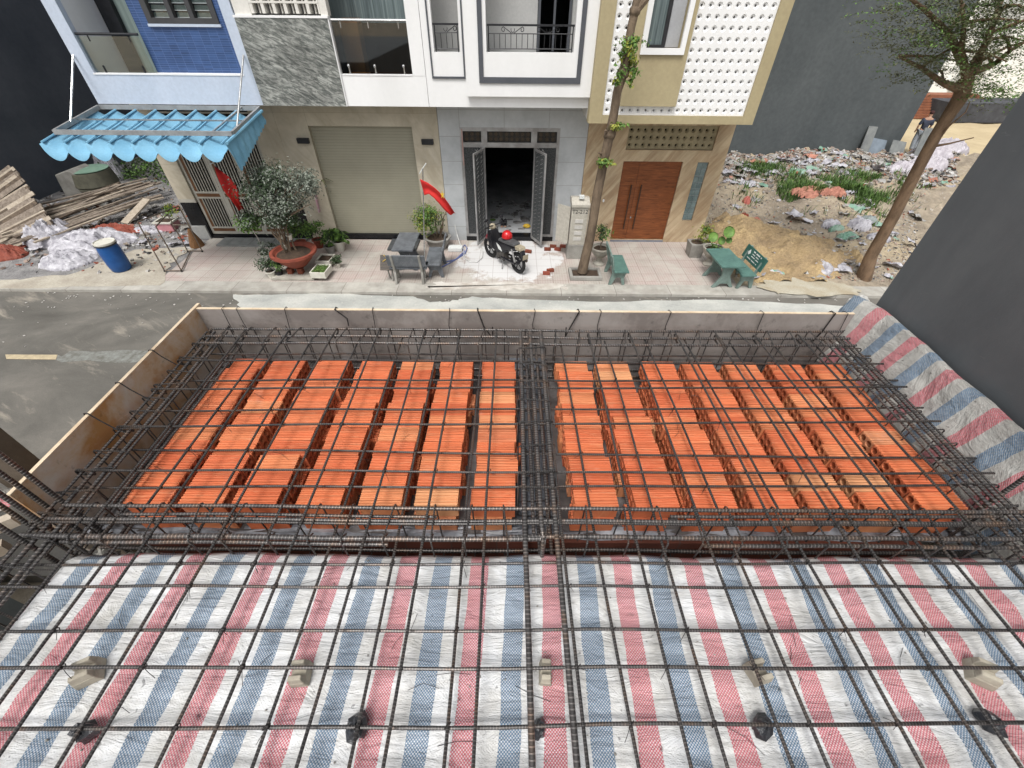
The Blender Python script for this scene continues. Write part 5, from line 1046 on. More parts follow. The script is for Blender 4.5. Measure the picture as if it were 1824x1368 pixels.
tag(MB().tube([gy(810, 400, 12.8), gy(814, 418, 12.75), gy(820, 436, 12.3), *gl([(826, 445), (827, 458), (835, 466), (850, 467), (859, 459), (860, 448), (855, 440)])], .016, 6).build('cable', wh, smooth=True), 'white cable looping from the grey wall onto the dusty paving', 'cable')
tag(MB().tube(gl([(786, 476), (800, 469), (815, 460), (828, 452), (832, 442), (828, 436), (824, 440), (827, 448), (812, 462), (796, 466)]), .018, 6).build('cable', hb, smooth=True), 'blue grey hose coiled beside the stone bench', 'hose')
p = gz(812, 446, 0); tag(MB().box(p.x - .22, p.x + .2, p.y - .12, p.y + .14, .01, .12).build('foam_box', whitemark, bevel=.01), 'white lidded box by the grey wall corner', 'box')
# ---- motorbike
fA, rA = gz(872, 455, 0), gz(925, 487, 0); mid = (fA + rA) / 2; az = math.atan2(fA.y - rA.y, fA.x - rA.x); S = (fA - rA).length / 1.24 * .90
mb_ = thing('motorbike', 'black and grey motorbike parked at the open door, red helmet on seat', 'motorbike', (mid.x, mid.y, .0), None, az); mb_.scale = (S, S, S); LN = R(-6); mb_.rotation_euler.x = 0
def tor(c, R_, r_, seg_=26, s2=8): return [Vector(c) + Vector((R_ * math.cos(2 * math.pi * i / seg_), 0, R_ * math.sin(2 * math.pi * i / seg_))) for i in range(seg_ + 1)]
for x in (.62, -.62):
    wl_ = MB().tube(tor((x, 0, .29), .255, .04), .045, 8, cap=False).build('wheel', tyre, mb_, True, world=False)
    q = MB().tube(tor((x, 0, .29), .20, .01), .014, 6, cap=False); q.cyl((x, -.05, .29), .05, .05, .1, 12, T=Matrix.Rotation(R(-90), 3, 'X'))
    for k in range(5): a = k * 2 * math.pi / 5; q.beam((x, 0, .29), (x + .2 * math.cos(a), 0, .29 + .2 * math.sin(a)), .025, .02, up=(0, 1, 0))
    q.build('rim', blackpl, wl_, world=False)
q = MB()
for s_ in (-1, 1): q.tube([(.62, s_ * .07, .29), (.50, s_ * .07, .62), (.44, s_ * .05, .80)], .022, 8)
q.build('fork', blackpl, mb_, True, world=False)
MB().tube([(.80, 0, .50), (.72, 0, .585), (.60, 0, .60), (.47, 0, .55)], [.05, .07, .07, .05], 8).build('front_mudguard', M('dark_red_plastic', (.2, .02, .03), None, 4, .3), mb_, True, world=False)
q = MB().poly([(.50, -.13, .38), (.58, -.10, .62), (.52, -.09, .86), (.40, -.12, .88), (.36, -.16, .60), (.30, -.14, .35)], (0, .26, 0)); o = q.build('leg_shield', blackpl, mb_, world=False, bevel=.03)
MB().poly([(.555, -.10, .66), (.535, -.09, .86), (.47, -.11, .90), (.46, -.12, .72)], (0, .205, 0)).build('white_panel', whitemark, o, world=False, bevel=.01)
MB().ell((.50, 0, .93), .09, .11, .09).build('headlight', beigepl, mb_, True, world=False)
q = MB().tube([(.38, -.32, 1.0), (.42, -.12, 1.0), (.45, 0, .97), (.42, .12, 1.0), (.38, .32, 1.0)], .016, 8)
hb_ = q.build('handlebar', blackpl, mb_, True, world=False)
for s_ in (-1, 1): MB().tube([(.37, s_ * .24, 1.0), (.36, s_ * .36, 1.0)], .022, 8).build('grip', tyre, hb_, world=False); q = MB().tube([(.42, s_ * .16, 1.0), (.43, s_ * .24, 1.14)], .007, 5); q.ell((.43, s_ * .26, 1.17), .02, .07, .04); q.build('mirror', blackpl, hb_, True, world=False)
MB().poly([(.36, -.09, .42), (.38, -.09, .58), (.20, -.09, .62), (-.10, -.10, .70), (-.60, -.08, .74), (-.66, -.07, .66), (-.30, -.11, .52), (-.05, -.11, .34), (.20, -.09, .30)], (0, .20, 0)).build('body', blackpl, mb_, world=False, bevel=.03)
q = MB(); q.poly([(.02, -.102, .56), (.20, -.092, .60), (.10, -.105, .46), (-.06, -.112, .44)], (0, -.008, 0)).poly([(.02, .102, .56), (.20, .104, .60), (.10, .11, .46), (-.06, .112, .44)], (0, .008, 0)); q.build('white_decal', whitemark, mb_, world=False)
q = MB().poly([(.14, -.12, .68), (.10, -.12, .77), (-.15, -.13, .78), (-.30, -.13, .83), (-.58, -.11, .84), (-.60, -.1, .76), (-.2, -.12, .70)], (0, .24, 0)); q.build('seat', seatm, mb_, world=False, bevel=.035)
q = MB().box(-.12, .22, -.10, .10, .16, .42).ell((.10, 0, .28), .14, .13, .12); q.build('engine', M('engine_metal', (.12, .11, .10), (.06, .055, .05), 8, .5, metal=.4), mb_, world=False, bevel=.02)
MB().tube([(.15, -.13, .16), (-.2, -.15, .18), (-.35, -.16, .26), (-.78, -.17, .36)], [.02, .025, .045, .05], 10).build('exhaust', M('brown_exhaust', (.14, .11, .08), (.08, .06, .05), 8, .45, metal=.5), mb_, True, world=False)
MB().tube([(-.62, .10, .29), (-.02, .10, .26)], .03, 6).tube([(-.62, -.10, .29), (-.05, -.09, .32)], .025, 6).build('swingarm', blackpl, mb_, world=False)
MB().tube([(-.60, .09, .33), (-.48, .11, .66)], .028, 8).tube([(-.60, -.09, .33), (-.48, -.11, .66)], .028, 8).build('shock_absorber', steel, mb_, world=False)
MB().poly([(-.58, -.10, .78), (-.80, -.09, .80), (-.84, -.09, .72), (-.62, -.1, .68)], (0, .2, 0)).build('tail_cover', beigepl, mb_, world=False, bevel=.015)
MB().poly([(-.80, -.06, .74), (-.92, -.05, .46), (-.90, -.05, .44), (-.76, -.06, .66)], (0, .12, 0)).build('rear_mudguard', blackpl, mb_, world=False); MB().box(-.935, -.925, -.09, .09, .50, .63).build('number_plate', beigepl, mb_, world=False)
MB().tube([(-.05, .08, .22), (-.22, .24, .02)], .012, 6).tube([(.05, -.2, .22), (.05, .2, .22)], .014, 6).build('stand', blackpl, mb_, world=False)
hc = Vector((mid.x, mid.y, 0)) + Matrix.Rotation(az, 3, 'Z') @ Vector((-.12 * S, -.02, .90 * S))
he = thing('helmet', 'glossy red helmet resting on the motorbike seat', 'helmet', (hc.x, hc.y, hc.z - .04)); q = MB().ell((hc.x, hc.y, hc.z - .03), .145, .145, .15, su=22, sv=10, half=True); q.lathe((hc.x, hc.y, hc.z - .08), [(.14, 0), (.15, .02), (.145, .05)], 22); q.build('shell', redgl, he, True); q = MB().ell((hc.x - .02, hc.y + .12, hc.z - .04), .10, .07, .02); q.build('peak', redgl, he, True); MB().lathe((hc.x, hc.y, hc.z - .085), [(.151, 0), (.151, .012)], 22).build('rim_trim', blackpl, he)
# ---- flags
def flag(label, base, top, tipd, corner, pts, star):
    t = thing('flag_pole', label, 'flag', base); MB().tube([base, top], .014, 8).build('pole', chrome, t)
    MB().tube([Vector(top) - Vector(tipd), Vector(top) + Vector(tipd)], .012, 6).build('finial', whitemark, t)
    q = MB(); nu, nv = 14, len(pts) - 1
    for j in range(nv + 1):
        a, b_ = pts[j]
        for i in range(nu + 1):
            u = i / nu; q.v.append(a.lerp(b_, u) + Vector((0, -.04 * math.sin(u * 7 + j * .5) * (.3 + j / nv), .006 * math.sin(u * 9))))
    for j in range(nv):
        for i in range(nu): a = j * (nu + 1) + i; q.f.append((a, a + 1, a + nu + 2, a + nu + 1)); q.mi.append(0)
    o = q.build('cloth', redflag, t, True); md = o.modifiers.new('t', 'SOLIDIFY'); md.thickness = .003
    if star:
        c = Vector(star); q = MB(); q.poly([c + Vector(((.10 if i % 2 == 0 else .04) * math.cos(math.pi / 2 + i * math.pi / 5) * .5, 0, (.10 if i % 2 == 0 else .04) * math.sin(math.pi / 2 + i * math.pi / 5))) for i in range(10)], (0, -.004, 0)); q.build('star', yellow, o)
Yb = 10.27
flag('red flag with yellow star streaming from a thin pole, beside the bench', gz(757, 503, 0), gy(753, 300, Yb + .05), (.09, 0, .11), None, [(gy(748, 319, Yb), gy(756, 348, Yb)), (gy(762, 325, Yb), gy(764, 345, Yb)), (gy(775, 334, Yb - .05), gy(773, 352, Yb)), (gy(788, 346, Yb - .1), gy(784, 364, Yb)), (gy(800, 362, Yb - .1), gy(792, 374, Yb)), (gy(812, 381, Yb - .1), gy(800, 382, Yb))], gy(788, 347, Yb - .22))
Yb = 10.95
flag('limp red flag hanging on a leaning pole, left of the grey green bonsai', gz(479, 458, 0), gy(380, 289, Yb), (.10, 0, .05), None, [(gy(382, 295, Yb), gy(386, 299, Yb)), (gy(386, 310, Yb - .1), gy(409, 315, Yb)), (gy(393, 326, Yb - .15), gy(421, 329, Yb)), (gy(402, 342, Yb - .15), gy(427, 342, Yb)), (gy(413, 355, Yb - .15), gy(427, 356, Yb)), (gy(427, 375, Yb - .1), gy(434, 372, Yb))], None)
# ---- bonsai group
bp = gz(527, 488, 0); bo = thing('bonsai_tree', 'large grey green bonsai tree growing in a wide terracotta bowl', 'tree', (bp.x + .1, 10.78, 0)); bc_ = Vector((bp.x + .1, 10.78, .24))
q = MB(); q.lathe(bc_, [(.001, 0), (.26, 0), (.42, .16), (.54, .33), (.60, .34), (.60, .40), (.52, .40), (.47, .33), (.001, .32)], 32); q.build('bowl', terra, bo, True)
MB().ell((bc_.x, bc_.y, .55), .46, .46, .05, half=True, jit=.05, su=20).build('soil', soil, bo)
q = MB(); cr = gy(492, 345, 10.95)
for i in range(9): stem(q, (bc_.x - .10 + rnd.uniform(-.12, .12), bc_.y + .05 + rnd.uniform(-.1, .1), .55), (bc_.x - .2 + rnd.uniform(-.3, .3), bc_.y + .1 + rnd.uniform(-.2, .2), 1.4), .03, seed=i, wob=.02)
for i in range(26): stem(q, (bc_.x - .25 + rnd.uniform(-.2, .2), bc_.y + .1, 1.3), cr + Vector((rnd.uniform(-.85, .95), rnd.uniform(-.5, .5), rnd.uniform(-.4, .6))), .02, seed=i + 20, wob=.04)
q.build('trunk', bark, bo); q = MB()
leaves(q, cr + Vector((-.05, 0, .1)), (.78, .75, .68), 8000, .075, (0, 0, 0, 1), 60, seed=5, asp=.45); leaves(q, gy(548, 325, 10.9), (.42, .38, .46), 1500, .07, (0,), 18, seed=6); leaves(q, gy(447, 395, 10.85), (.36, .35, .28), 1400, .075, (1, 1, 2, 0), 18, seed=7); leaves(q, gy(500, 385, 10.8), (.55, .45, .32), 1500, .075, (1, 0), 12, seed=8)
q.build('foliage', [leafs, leafd, leafg], bo)
st_ = MB().box(-6.55, -5.38, 10.30, 10.86, .006, .075); tag(st_.build('stone_slab', palestone, bevel=.01), 'low pale slab on the pavement under the terracotta bowl', 'slab')
for k, (dx, dy) in enumerate([(-.16, -.2), (.12, -.2), (0, .15)]): tag(MB().box(bc_.x + dx - .07, bc_.x + dx + .07, bc_.y + dy - .07, bc_.y + dy + .07, .08, .235).build('support_brick', brickred, bevel=.004), ['left front', 'right front', 'rear'][k] + ' red brick propping up the terracotta bonsai bowl', 'brick', 'bricks under the bonsai bowl')
def simple(name, label, px, py, r, h, mat_, lm, n, lr_, lz, size, asp=.5, z0=0, cat='potted plant', group='potted plants by the bonsai', y=None, clumps=9):
    p = gz(px, py, z0); q = MB(); pot_lathe(q, p, r, h)
    return potted(name, label, cat, p, q, mat_, r * .85, h * .82, [((p.x, p.y, z0 + h * .8), (p.x + .04, p.y, z0 + lz), .012)], [((p.x, p.y, z0 + lz), lr_, n, size, tuple(range(len(lm))), clumps)], lm, group)
simple('potted_plant', 'bright green leafy plant in terracotta pot, inside the bonsai bowl', 541, 447, .14, .3, terra, [leafg, leafd], 800, (.42, .35, .36), .75, .075, z0=.57 - .35)
simple('potted_plant', 'dark shrub in white pot at the left foot of the bonsai bowl', 486, 494, .13, .20, plywhite, [leafd, leafs], 520, (.30, .25, .2), .42, .07)
simple('potted_plant', 'small shrub in dark pot on the slab, lower left of the bowl', 500, 493, .10, .18, blackpl, [leafd, leafg], 260, (.2, .18, .16), .36, .06)
simple('potted_plant', 'sparse shrub in grey pot left of the bonsai, by the flag pole', 490, 474, .14, .22, concrete, [leafd, leafs], 420, (.28, .25, .28), .5, .07)
simple('potted_plant', 'broad leaved agave like plant in a white pot before the shutter', 607, 446, .17, .3, plywhite, [leafd, leafg], 150, (.32, .28, .22), .5, .24, asp=.32)
simple('potted_plant', 'leafy shrub in grey pot between bowl and agave', 590, 450, .15, .22, concrete, [leafd, leafg], 420, (.25, .22, .22), .45, .075)
simple('potted_plant', 'small fern in a tiny white pot by the white trough', 603, 476, .08, .14, plywhite, [leafd], 260, (.2, .17, .14), .28, .06)
simple('potted_plant', 'green shrub in dark red pot behind the bonsai bowl', 570, 440, .16, .25, terra, [leafg, leafd], 560, (.33, .25, .25), .65, .08)
for i, (px, py) in enumerate([(503, 423), (515, 420), (508, 437)]):
    p = gy(px, py, 10.9); q = MB(); pot_lathe(q, (p.x, p.y, p.z - .1), .075, .13); q.tube([(p.x, p.y, p.z + .03), (p.x + .01, p.y, p.z + .35)], .004, 4); tag(q.build('hanging_pot', plywhite, smooth=True), ['leftmost', 'rightmost', 'lowest'][i] + ' small white pot hung among the bonsai stems', 'pot', 'white pots hung in the bonsai')
def trough(label, x, y, rz, L, W, z0, hh, m_, green):
    t = thing('planter_trough', label, 'planter', (x, y, z0), 'white planter troughs', rz); q = MB(); a, b_ = W / 2, L / 2
    for bx_ in [(-a, a, -b_, -b_ + .03), (-a, a, b_ - .03, b_), (-a, -a + .03, -b_ + .031, b_ - .031), (a - .03, a, -b_ + .031, b_ - .031)]: q.box(*bx_, 0, hh)
    q.box(-a + .031, a - .031, -b_ + .031, b_ - .031, 0, .03); q.build('trough', m_, t, world=False, bevel=.006); MB().box(-a + .032, a - .032, -b_ + .032, b_ - .032, .03, hh * .75).build('soil', soil, t, world=False)
    if green:
        q = MB()
        for k in range(500): q.leaf((rnd.uniform(-a + .04, a - .04), rnd.uniform(-b_ + .04, b_ - .04), hh * .78 + rnd.random() * .05), (rnd.gauss(0, .5), rnd.gauss(0, .5), 1), .035)
        q.build('moss', leafg, t, world=False)
p = gz(574, 488, .1); trough('white trough of green moss on bricks, nearest the kerb', p.x, p.y, R(-3), .5, .42, .1, .17, plywhite, True)
p = gz(581, 466, .1); trough('white trough of bare soil behind the mossy one', p.x, p.y, R(-3), .46, .42, .07, .16, plywhite, False)
p = gz(573, 494, 0); tag(MB().box(p.x - .14, p.x + .14, p.y - .04, p.y + .3, .005, .095).build('support_brick', brickred), 'brick propping up the mossy white trough', 'brick')
# tall thin plant with cloth
p = gz(590, 425, 0); t = thing('palm_plant', 'thin stemmed palm like plant against the marble column, pink cloth tied on', 'plant', p); q = MB(); a = stem(q, (p.x, p.y, .1), gy(572, 340, p.y), .025, seed=3)
q.build('stem', bark, t); q = MB(); c = gy(572, 325, p.y)
for k in range(16):
    an = k * .9; d = Vector((math.cos(an), math.sin(an), .35)); 
    q.add([c, c + d * .16 + Vector((0, 0, .06)) + Vector((-d.y, d.x, 0)) * .025, c + d * .38 - Vector((0, 0, .12)), c + d * .16 + Vector((0, 0, .06)) - Vector((-d.y, d.x, 0)) * .025], [(0, 1, 2, 3)])
q.build('foliage', leafo, t); q = MB().beam(gy(562, 348, p.y - .1), gy(569, 378, p.y - .1), .12, .03); tag(q.build('pink_cloth', M('pink_cloth', (.55, .28, .35), (.5, .42, .42), 12, .8)), 'pink checked cloth hung on the thin plant stem', 'cloth')
# bush in low pot by wall
p = Vector((-2.28, 12.45, 0)); q = MB(); pot_lathe(q, p, .38, .34, lip=1.08); p2v = (p.x, p.y, .3)
potted('potted_bush', 'round green bush with forked stems in a grey bowl by the wall', 'potted plant', p, q, concrete, .32, .28, [((p.x + i * .06, p.y, .3), (p.x + dx, p.y, 1.1), .03) for i, dx in ((-1, -.3), (0, .05), (1, .35), (2, .2))], [(gy(762, 388, 12.3), (.44, .38, .42), 2100, .07, (0, 0, 1, 2), 30)], [leafg, leafd, leafy])
# ---- left lot things
p = gz(214, 483, 0); b_ = thing('blue_barrel', 'blue plastic barrel with pale lid, standing by the white sheeting', 'barrel', (p.x, p.y + .1, 0)); c = Vector((p.x, p.y + .1, 0))
MB().lathe(c, [(.001, 0), (.20, 0), (.235, .04), (.255, .2), (.26, .42), (.255, .62), (.235, .74), (.235, .79), (.001, .79)], 28).build('body', bluepl, b_, True); MB().lathe(c, [(.25, .775), (.25, .82), (.235, .825), (.23, .805), (.001, .80)], 28).build('lid', plywhite, b_, True); MB().lathe(c, [(.256, .74), (.262, .76), (.256, .775)], 28).build('clamp_ring', ironblk, b_)
def crumple(name, label, cat, c, r, m_, seed, n=44, amp=.5, kind=None, group=None, squash=1.):
    q = MB(); off = Vector((seed * 7.3, seed * 3.1, 0))
    for i in range(n + 1):
        for j in range(n + 1):
            u, v = 2 * i / n - 1, 2 * j / n - 1; d = math.hypot(u, v); an = math.atan2(v, u); lim = .78 + .22 * noise.noise(Vector((math.cos(an) * 1.5, math.sin(an) * 1.5, seed)))
            base = max(0, 1 - (d / lim) ** 2) ** .6; P = Vector((u * 3, v * 3, seed)) + off
            w_ = 1 - abs(noise.noise(P * 1.3)) * 2.2; w2 = 1 - abs(noise.noise(P * 2.9 + Vector((3, 3, 3)))) * 2
            z = base * (.55 + amp * .45 * w_ + amp * .22 * w2) * r[2]
            q.v.append(Vector((c[0] + u * r[0] * (1 + .1 * noise.noise(P)), c[1] + v * r[1] * (1 + .1 * noise.noise(P + Vector((9, 9, 9)))), c[2] + z - (0.06 if base <= 0 else 0))))
    for i in range(n):
        for j in range(n):
            u, v = 2 * (i + .5) / n - 1, 2 * (j + .5) / n - 1; an = math.atan2(v, u); lim = .78 + .22 * noise.noise(Vector((math.cos(an) * 1.5, math.sin(an) * 1.5, seed)))
            if math.hypot(u, v) < lim * 1.02: a = i * (n + 1) + j; q.f.append((a, a + n + 1, a + n + 2, a + 1)); q.mi.append(0)
    o = q.build(name, m_); return tag(o, label, cat, group, kind)
p = gz(95, 425, 0); crumple('white_sheeting', 'bundle of white plastic sheeting against the timber heap', 'plastic sheet', (p.x, p.y, 0), (1.0, .9, .55), sheet, 1, amp=.9)
p = gz(165, 435, 0); crumple('white_sheeting', 'long crumpled white plastic sheeting behind the blue barrel', 'plastic sheet', (p.x, p.y, 0), (1.5, 1.1, .36), sheet, 2, amp=1.)
p = gz(125, 464, 0); crumple('white_sheeting', 'low crumpled white plastic sheeting left of the blue barrel', 'plastic sheet', (p.x, p.y, 0), (1.0, .7, .26), sheet, 3, amp=1.)
p = gz(262, 412, 0); crumple('white_sheeting', 'flat white plastic sheet near the pink flower trough', 'plastic sheet', (p.x, p.y, 0), (.6, .35, .16), sheet, 4, amp=1.)
p = gz(10, 455, 0); crumple('brick_waste', 'low heap of red brick waste at the far left kerbside', 'debris heap', (p.x, p.y, 0), (.8, .5, .25), terra, 5, amp=1.1)
p = gz(205, 412, 0); crumple('brick_waste', 'strip of broken red brick behind the white sheeting', 'debris heap', (p.x, p.y, 0), (1.0, .35, .22), terra, 6, amp=1.1)
pl_r = random.Random(21); kinds = [plankm, plankpale, plankdark, plankm]
for k in range(30):
    t = k / 29; on_ = '%d%s' % (k + 1, {1: 'st', 2: 'nd', 3: 'rd'}.get((k + 1) % 10 if k not in (10, 11, 12) else 0, 'th')); e = gy(22 + 75 * t + pl_r.uniform(-5, 5), 296 + 108 * t + pl_r.uniform(-3, 3), 14.5 - 1.7 * t); s_ = gy(22 + 75 * t - 118, 296 + 108 * t + 88 - 34 * t, 13.4 - 1.5 * t); q = MB().beam(s_, e, .12, .04, up=(.2, -.8, .6)); o = q.build('timber_plank', kinds[k % 4]); tag(o, '%s plank from the top of the fanned timber stack at far left' % on_, 'plank', 'planks fanned at the far left')
for k in range(34):
    t = (k + pl_r.random() * .5) / 34; on_ = '%d%s' % (k + 1, {1: 'st', 2: 'nd', 3: 'rd'}.get((k + 1) % 10 if k not in (10, 11, 12) else 0, 'th')); a = gz(-40 + 130 * pl_r.random(), 398 + 45 * t, .1); b_ = gz(205 + 95 * pl_r.random(), 338 + 35 * t, .1); h_ = .05 + .35 * (1 - abs(t - .4)); q = MB().beam(a + Vector((0, 0, h_ * .6)), b_ + Vector((0, 0, h_ + .15 * pl_r.random())), pl_r.uniform(.07, .16), .04); o = q.build('timber_plank', kinds[(k * 3) % 4]); tag(o, '%s plank from the back of the long timber heap beside the blue house' % on_, 'plank', 'planks heaped beside the blue house')
p = gz(238, 395, .1); tag(MB().beam(gz(222, 398, .05), gz(262, 355, .5), .35, .05).build('plywood_sheet', plankpale), 'short wide plywood sheet propped against the timber heap', 'plywood')
p = gz(185, 345, 0); tk = thing('water_tank', 'squat olive tank with pale green lid behind the timber', 'tank', (p.x, p.y, 0)); MB().lathe(p, [(.001, 0), (.55, 0), (.68, .3), (.66, .34), (.70, .4), (.64, .85), (.001, .86)], 24).build('body', olive, tk, True); MB().lathe(p + Vector((0, 0, .865)), [(.60, 0), (.62, .03), (.001, .07)], 24).build('lid', palegreen, tk, True)
p = gz(148, 355, 0); tag(MB().poly([(p.x - .6, p.y, 0), (p.x + .6, p.y, 0), (p.x + .55, p.y, .7), (p.x + .1, p.y, 1.0), (p.x - .45, p.y, .85)], (0, .9, 0)).build('concrete_block', concrete, bevel=.03), 'faceted grey concrete block beside the green lidded tank', 'concrete block')
p = gz(205, 318, 0); crumple('white_sheeting', 'white rag bundle heaped behind the green lidded tank', 'plastic sheet', (p.x, p.y, 0), (.6, .5, 1.1), sheet, 7, amp=1.)
q = MB(); 
for c0, r_ in ((gz(235, 300, .3), (1.5, .8, .5)), (gz(290, 305, .3), (1.4, .8, .6)), (gz(330, 320, .3), (.8, .6, .4))): leaves(q, c0, r_, 900, .12, (0, 1), 18, seed=int(c0.x * 3))
tag(q.build('wild_shrubs', [leafd, leafg]), 'dark green wild shrubs growing along the back of the left lot', 'shrubs', kind='stuff')
p = gz(304, 408, 0); t = thing('flower_trough', 'pink and white trough with a small shrub near the marble pillar', 'planter', (p.x, p.y, 0))
q = MB(); q.box(p.x - .26, p.x + .26, p.y - .22, p.y + .22, 0, .26); q.build('trough', M('faded_pink_plastic', (.55, .25, .27), (.45, .2, .22), 4, .6), t, bevel=.02); q = MB()
for bx_ in [(-.29, .29, -.25, -.20), (-.29, .29, .20, .25), (-.29, -.24, -.199, .199), (.24, .29, -.199, .199)]: q.box(p.x + bx_[0], p.x + bx_[1], p.y + bx_[2], p.y + bx_[3], .262, .31)
q.build('rim', plywhite, t); MB().box(p.x - .235, p.x + .235, p.y - .195, p.y + .195, .262, .275).build('soil', soil, t); q = MB(); leaves(q, (p.x + .05, p.y + .15, .55), (.32, .2, .2), 260, .08, (0, 1), 8, seed=4); q.build('foliage', [leafg, leafy], t)
# metal rack
rk = thing('metal_rack', 'thin rusty metal frame rack on small wheels, on the pavement', 'rack', (-9.6, 11.4, 0)); rust = M('rusty_tube', (.23, .19, .15), (.12, .09, .07), 9, .6, metal=.3)
A, B, C_, D = gz(293, 482, .04), gz(323, 482, .04), gz(334, 447, .04), gz(360, 447, .04); q = MB(); tA = A + Vector((.02, .05, 1.35)); tB = B + Vector((-.05, .05, 1.22)); tC = C_ + Vector((0, 0, 1.1)); tD = D + Vector((0, 0, 1.32))
for a, b_ in ((A, B), (C_, D), (B, C_.lerp(D, .2)), (A, tA), (B, tB), (C_, tC), (D, tD), (tA, tD), (tB, tC), (C_.lerp(tC, .72), D.lerp(tD, .6))): q.tube([a, b_], .016, 6)
q.build('frame', rust, rk)
for a in (A, B, C_, D): MB().tube([a + Vector((-.01, 0, -.008)), a + Vector((.012, 0, -.008))], .03, 10).build('wheel', blackpl, rk)
MB().tube([A.lerp(tA, .45), A.lerp(tA, .45) + Vector((.12, .05, .02))], [.05, .03], 8).build('tape_wrap', terra, rk)
p = gz(352, 438, 0); bm_ = thing('broom', 'brown straw broom leaning on the black pillar plinth', 'broom', p); MB().tube([p + Vector((0, .1, .5)), p + Vector((-.1, .25, 1.2))], .015, 6).build('handle', plankpale, bm_); MB().lathe(p, [(.20, 0), (.17, .15), (.05, .5), (.02, .55)], 14).build('bristles', M('straw', (.25, .13, .06), (.14, .07, .03), 12, .95, stretch=(4, 4, .5)), bm_)
# ---- right lot: mounds, rubble, weeds, sacks
def terrain(name, x0, x1, y0, y1, nx, ny, f, m_):
    q = MB()
    for i in range(nx + 1):
        for j in range(ny + 1): x = x0 + (x1 - x0) * i / nx; y = y0 + (y1 - y0) * j / ny; q.v.append(Vector((x, y, f(x, y))))
    for i in range(nx):
        for j in range(ny): a = i * (ny + 1) + j; q.f.append((a, a + ny + 1, a + ny + 2, a + 1)); q.mi.append(0)
    return struct(q.build(name, m_, smooth=True))
def hgt(x, y):
    e = min(1, (x - 6.0) / 1.2, (y - 10.3) / 1.5); e = max(0, e); back = max(0, min(1, (y - 13.5) / 3))
    return -.03 + e * (.10 + .28 * max(0, fbm(x * .5, y * .5, 1) + .35) + .05 * fbm(x * 2.2, y * 2.2) + .22 * back * abs(fbm(x * 1.3, y * 1.3, 4)) + .25 * back)
terrain('rubble_ground', 6.16, 30, 10.3, 21.55, 200, 100, hgt, earth)
def sandh(x, y):
    d = ((x - 7.9) / 2.1) ** 2 + ((y - 12.3) / 1.9) ** 2; return hgt(x, y) + .02 + .26 * (1 - d) + .16 * fbm(x * 1.1, y * 1.1, 6) + .07 * fbm(x * 4, y * 4)
terrain('sand_heap', 6.17, 10.2, 10.4, 14.4, 80, 80, lambda x, y: sandh(x, y) if sandh(x, y) > hgt(x, y) - .1 else hgt(x, y) - .1, sandm)
patch([tuple(gz(x, y, .1)[:2]) for x, y in [(1350, 508), (1370, 490), (1430, 488), (1500, 500), (1540, 515), (1525, 522), (1400, 520)]], .035, M('dried_slurry', (.50, .47, .38), (.40, .34, .24), 2, .9, .3, fine=.25), 'dried_slurry', .06, 7, 4)
cols = [M('grey_rubble', (.36, .34, .31), (.20, .19, .175), 3, .9, .4), M('pink_rubble', (.35, .265, .22), (.25, .19, .155), 3, .9, .4), M('white_rubble', (.56, .55, .53), (.38, .37, .35), 3, .9, .3), M('red_rubble', (.38, .13, .08), (.25, .08, .05), 3, .9, .3), M('dark_rubble', (.08, .08, .08), (.04, .04, .04), 3, .9, .3)]
q = MB(); rr = random.Random(8)
def chunk(x, y, s_, mi, z=None):
    T = Matrix.Translation((x, y, (hgt(x, y) if z is None else z) + s_ * .15)) @ Matrix.Rotation(rr.uniform(0, 6.28), 4, 'Z') @ Matrix.Rotation(rr.gauss(0, .45), 4, 'X') @ Matrix.Rotation(rr.gauss(0, .45), 4, 'Y'); a, b_, c = s_ * rr.uniform(.5, 1.2), s_ * rr.uniform(.3, .8), s_ * rr.uniform(.08, .5)
    j = lambda: 1 + rr.uniform(-.35, .2); v = [T @ Vector((sx * a * j(), sy * b_ * j(), sz * c * j())) for sx in (-.5, .5) for sy in (-.5, .5) for sz in (-.5, .5)]; q.add(v, [(0, 1, 3, 2), (4, 6, 7, 5), (0, 4, 5, 1), (2, 3, 7, 6), (0, 2, 6, 4), (1, 5, 7, 3)], mi)
for k in range(13000):
    z_ = rr.random()
    if z_ < .62: py = rr.triangular(276, 345, 292); px = rr.uniform(1285, 1700)
    else: py = rr.uniform(320, 500); px = rr.uniform(1262, 1640)
    p = gz(px, py, .25)
    if not (6.3 < p.x < 24 and 10.5 < p.y < 21.5): continue
    sand_ = ((p.x - 7.9) / 2.0) ** 2 + ((p.y - 12.3) / 1.8) ** 2 < .85
    if sand_ and rr.random() < .88: continue
    w_ = (4, 3.4, 2.2, .4, .8) if z_ < .62 else (4, 3, .7, .2, .8); chunk(p.x, p.y, rr.choice([.05, .06, .08, .11, .18] if z_ < .62 else [.025, .035, .05, .08]), rr.choices(range(5), w_)[0])
tag(q.build('rubble', cols), 'broken concrete, tile and brick rubble covering the vacant lot', 'rubble', kind='stuff')
q = MB()   # same kind of rubble on the left lot
for k in range(1500):
    px, py = rr.uniform(0, 350), rr.triangular(300, 490, 400); p = gz(px, py, 0)
    if p.x < -9.8: chunk(p.x, p.y, rr.choice([.03, .05, .08, .14]), rr.choices(range(5), (4, 2, 3, 1.5, 1))[0], z=-.005)
tag(q.build('rubble', cols), 'ashen grit, tile chips and rubble around the timber heap', 'rubble', kind='stuff')
q = MB()
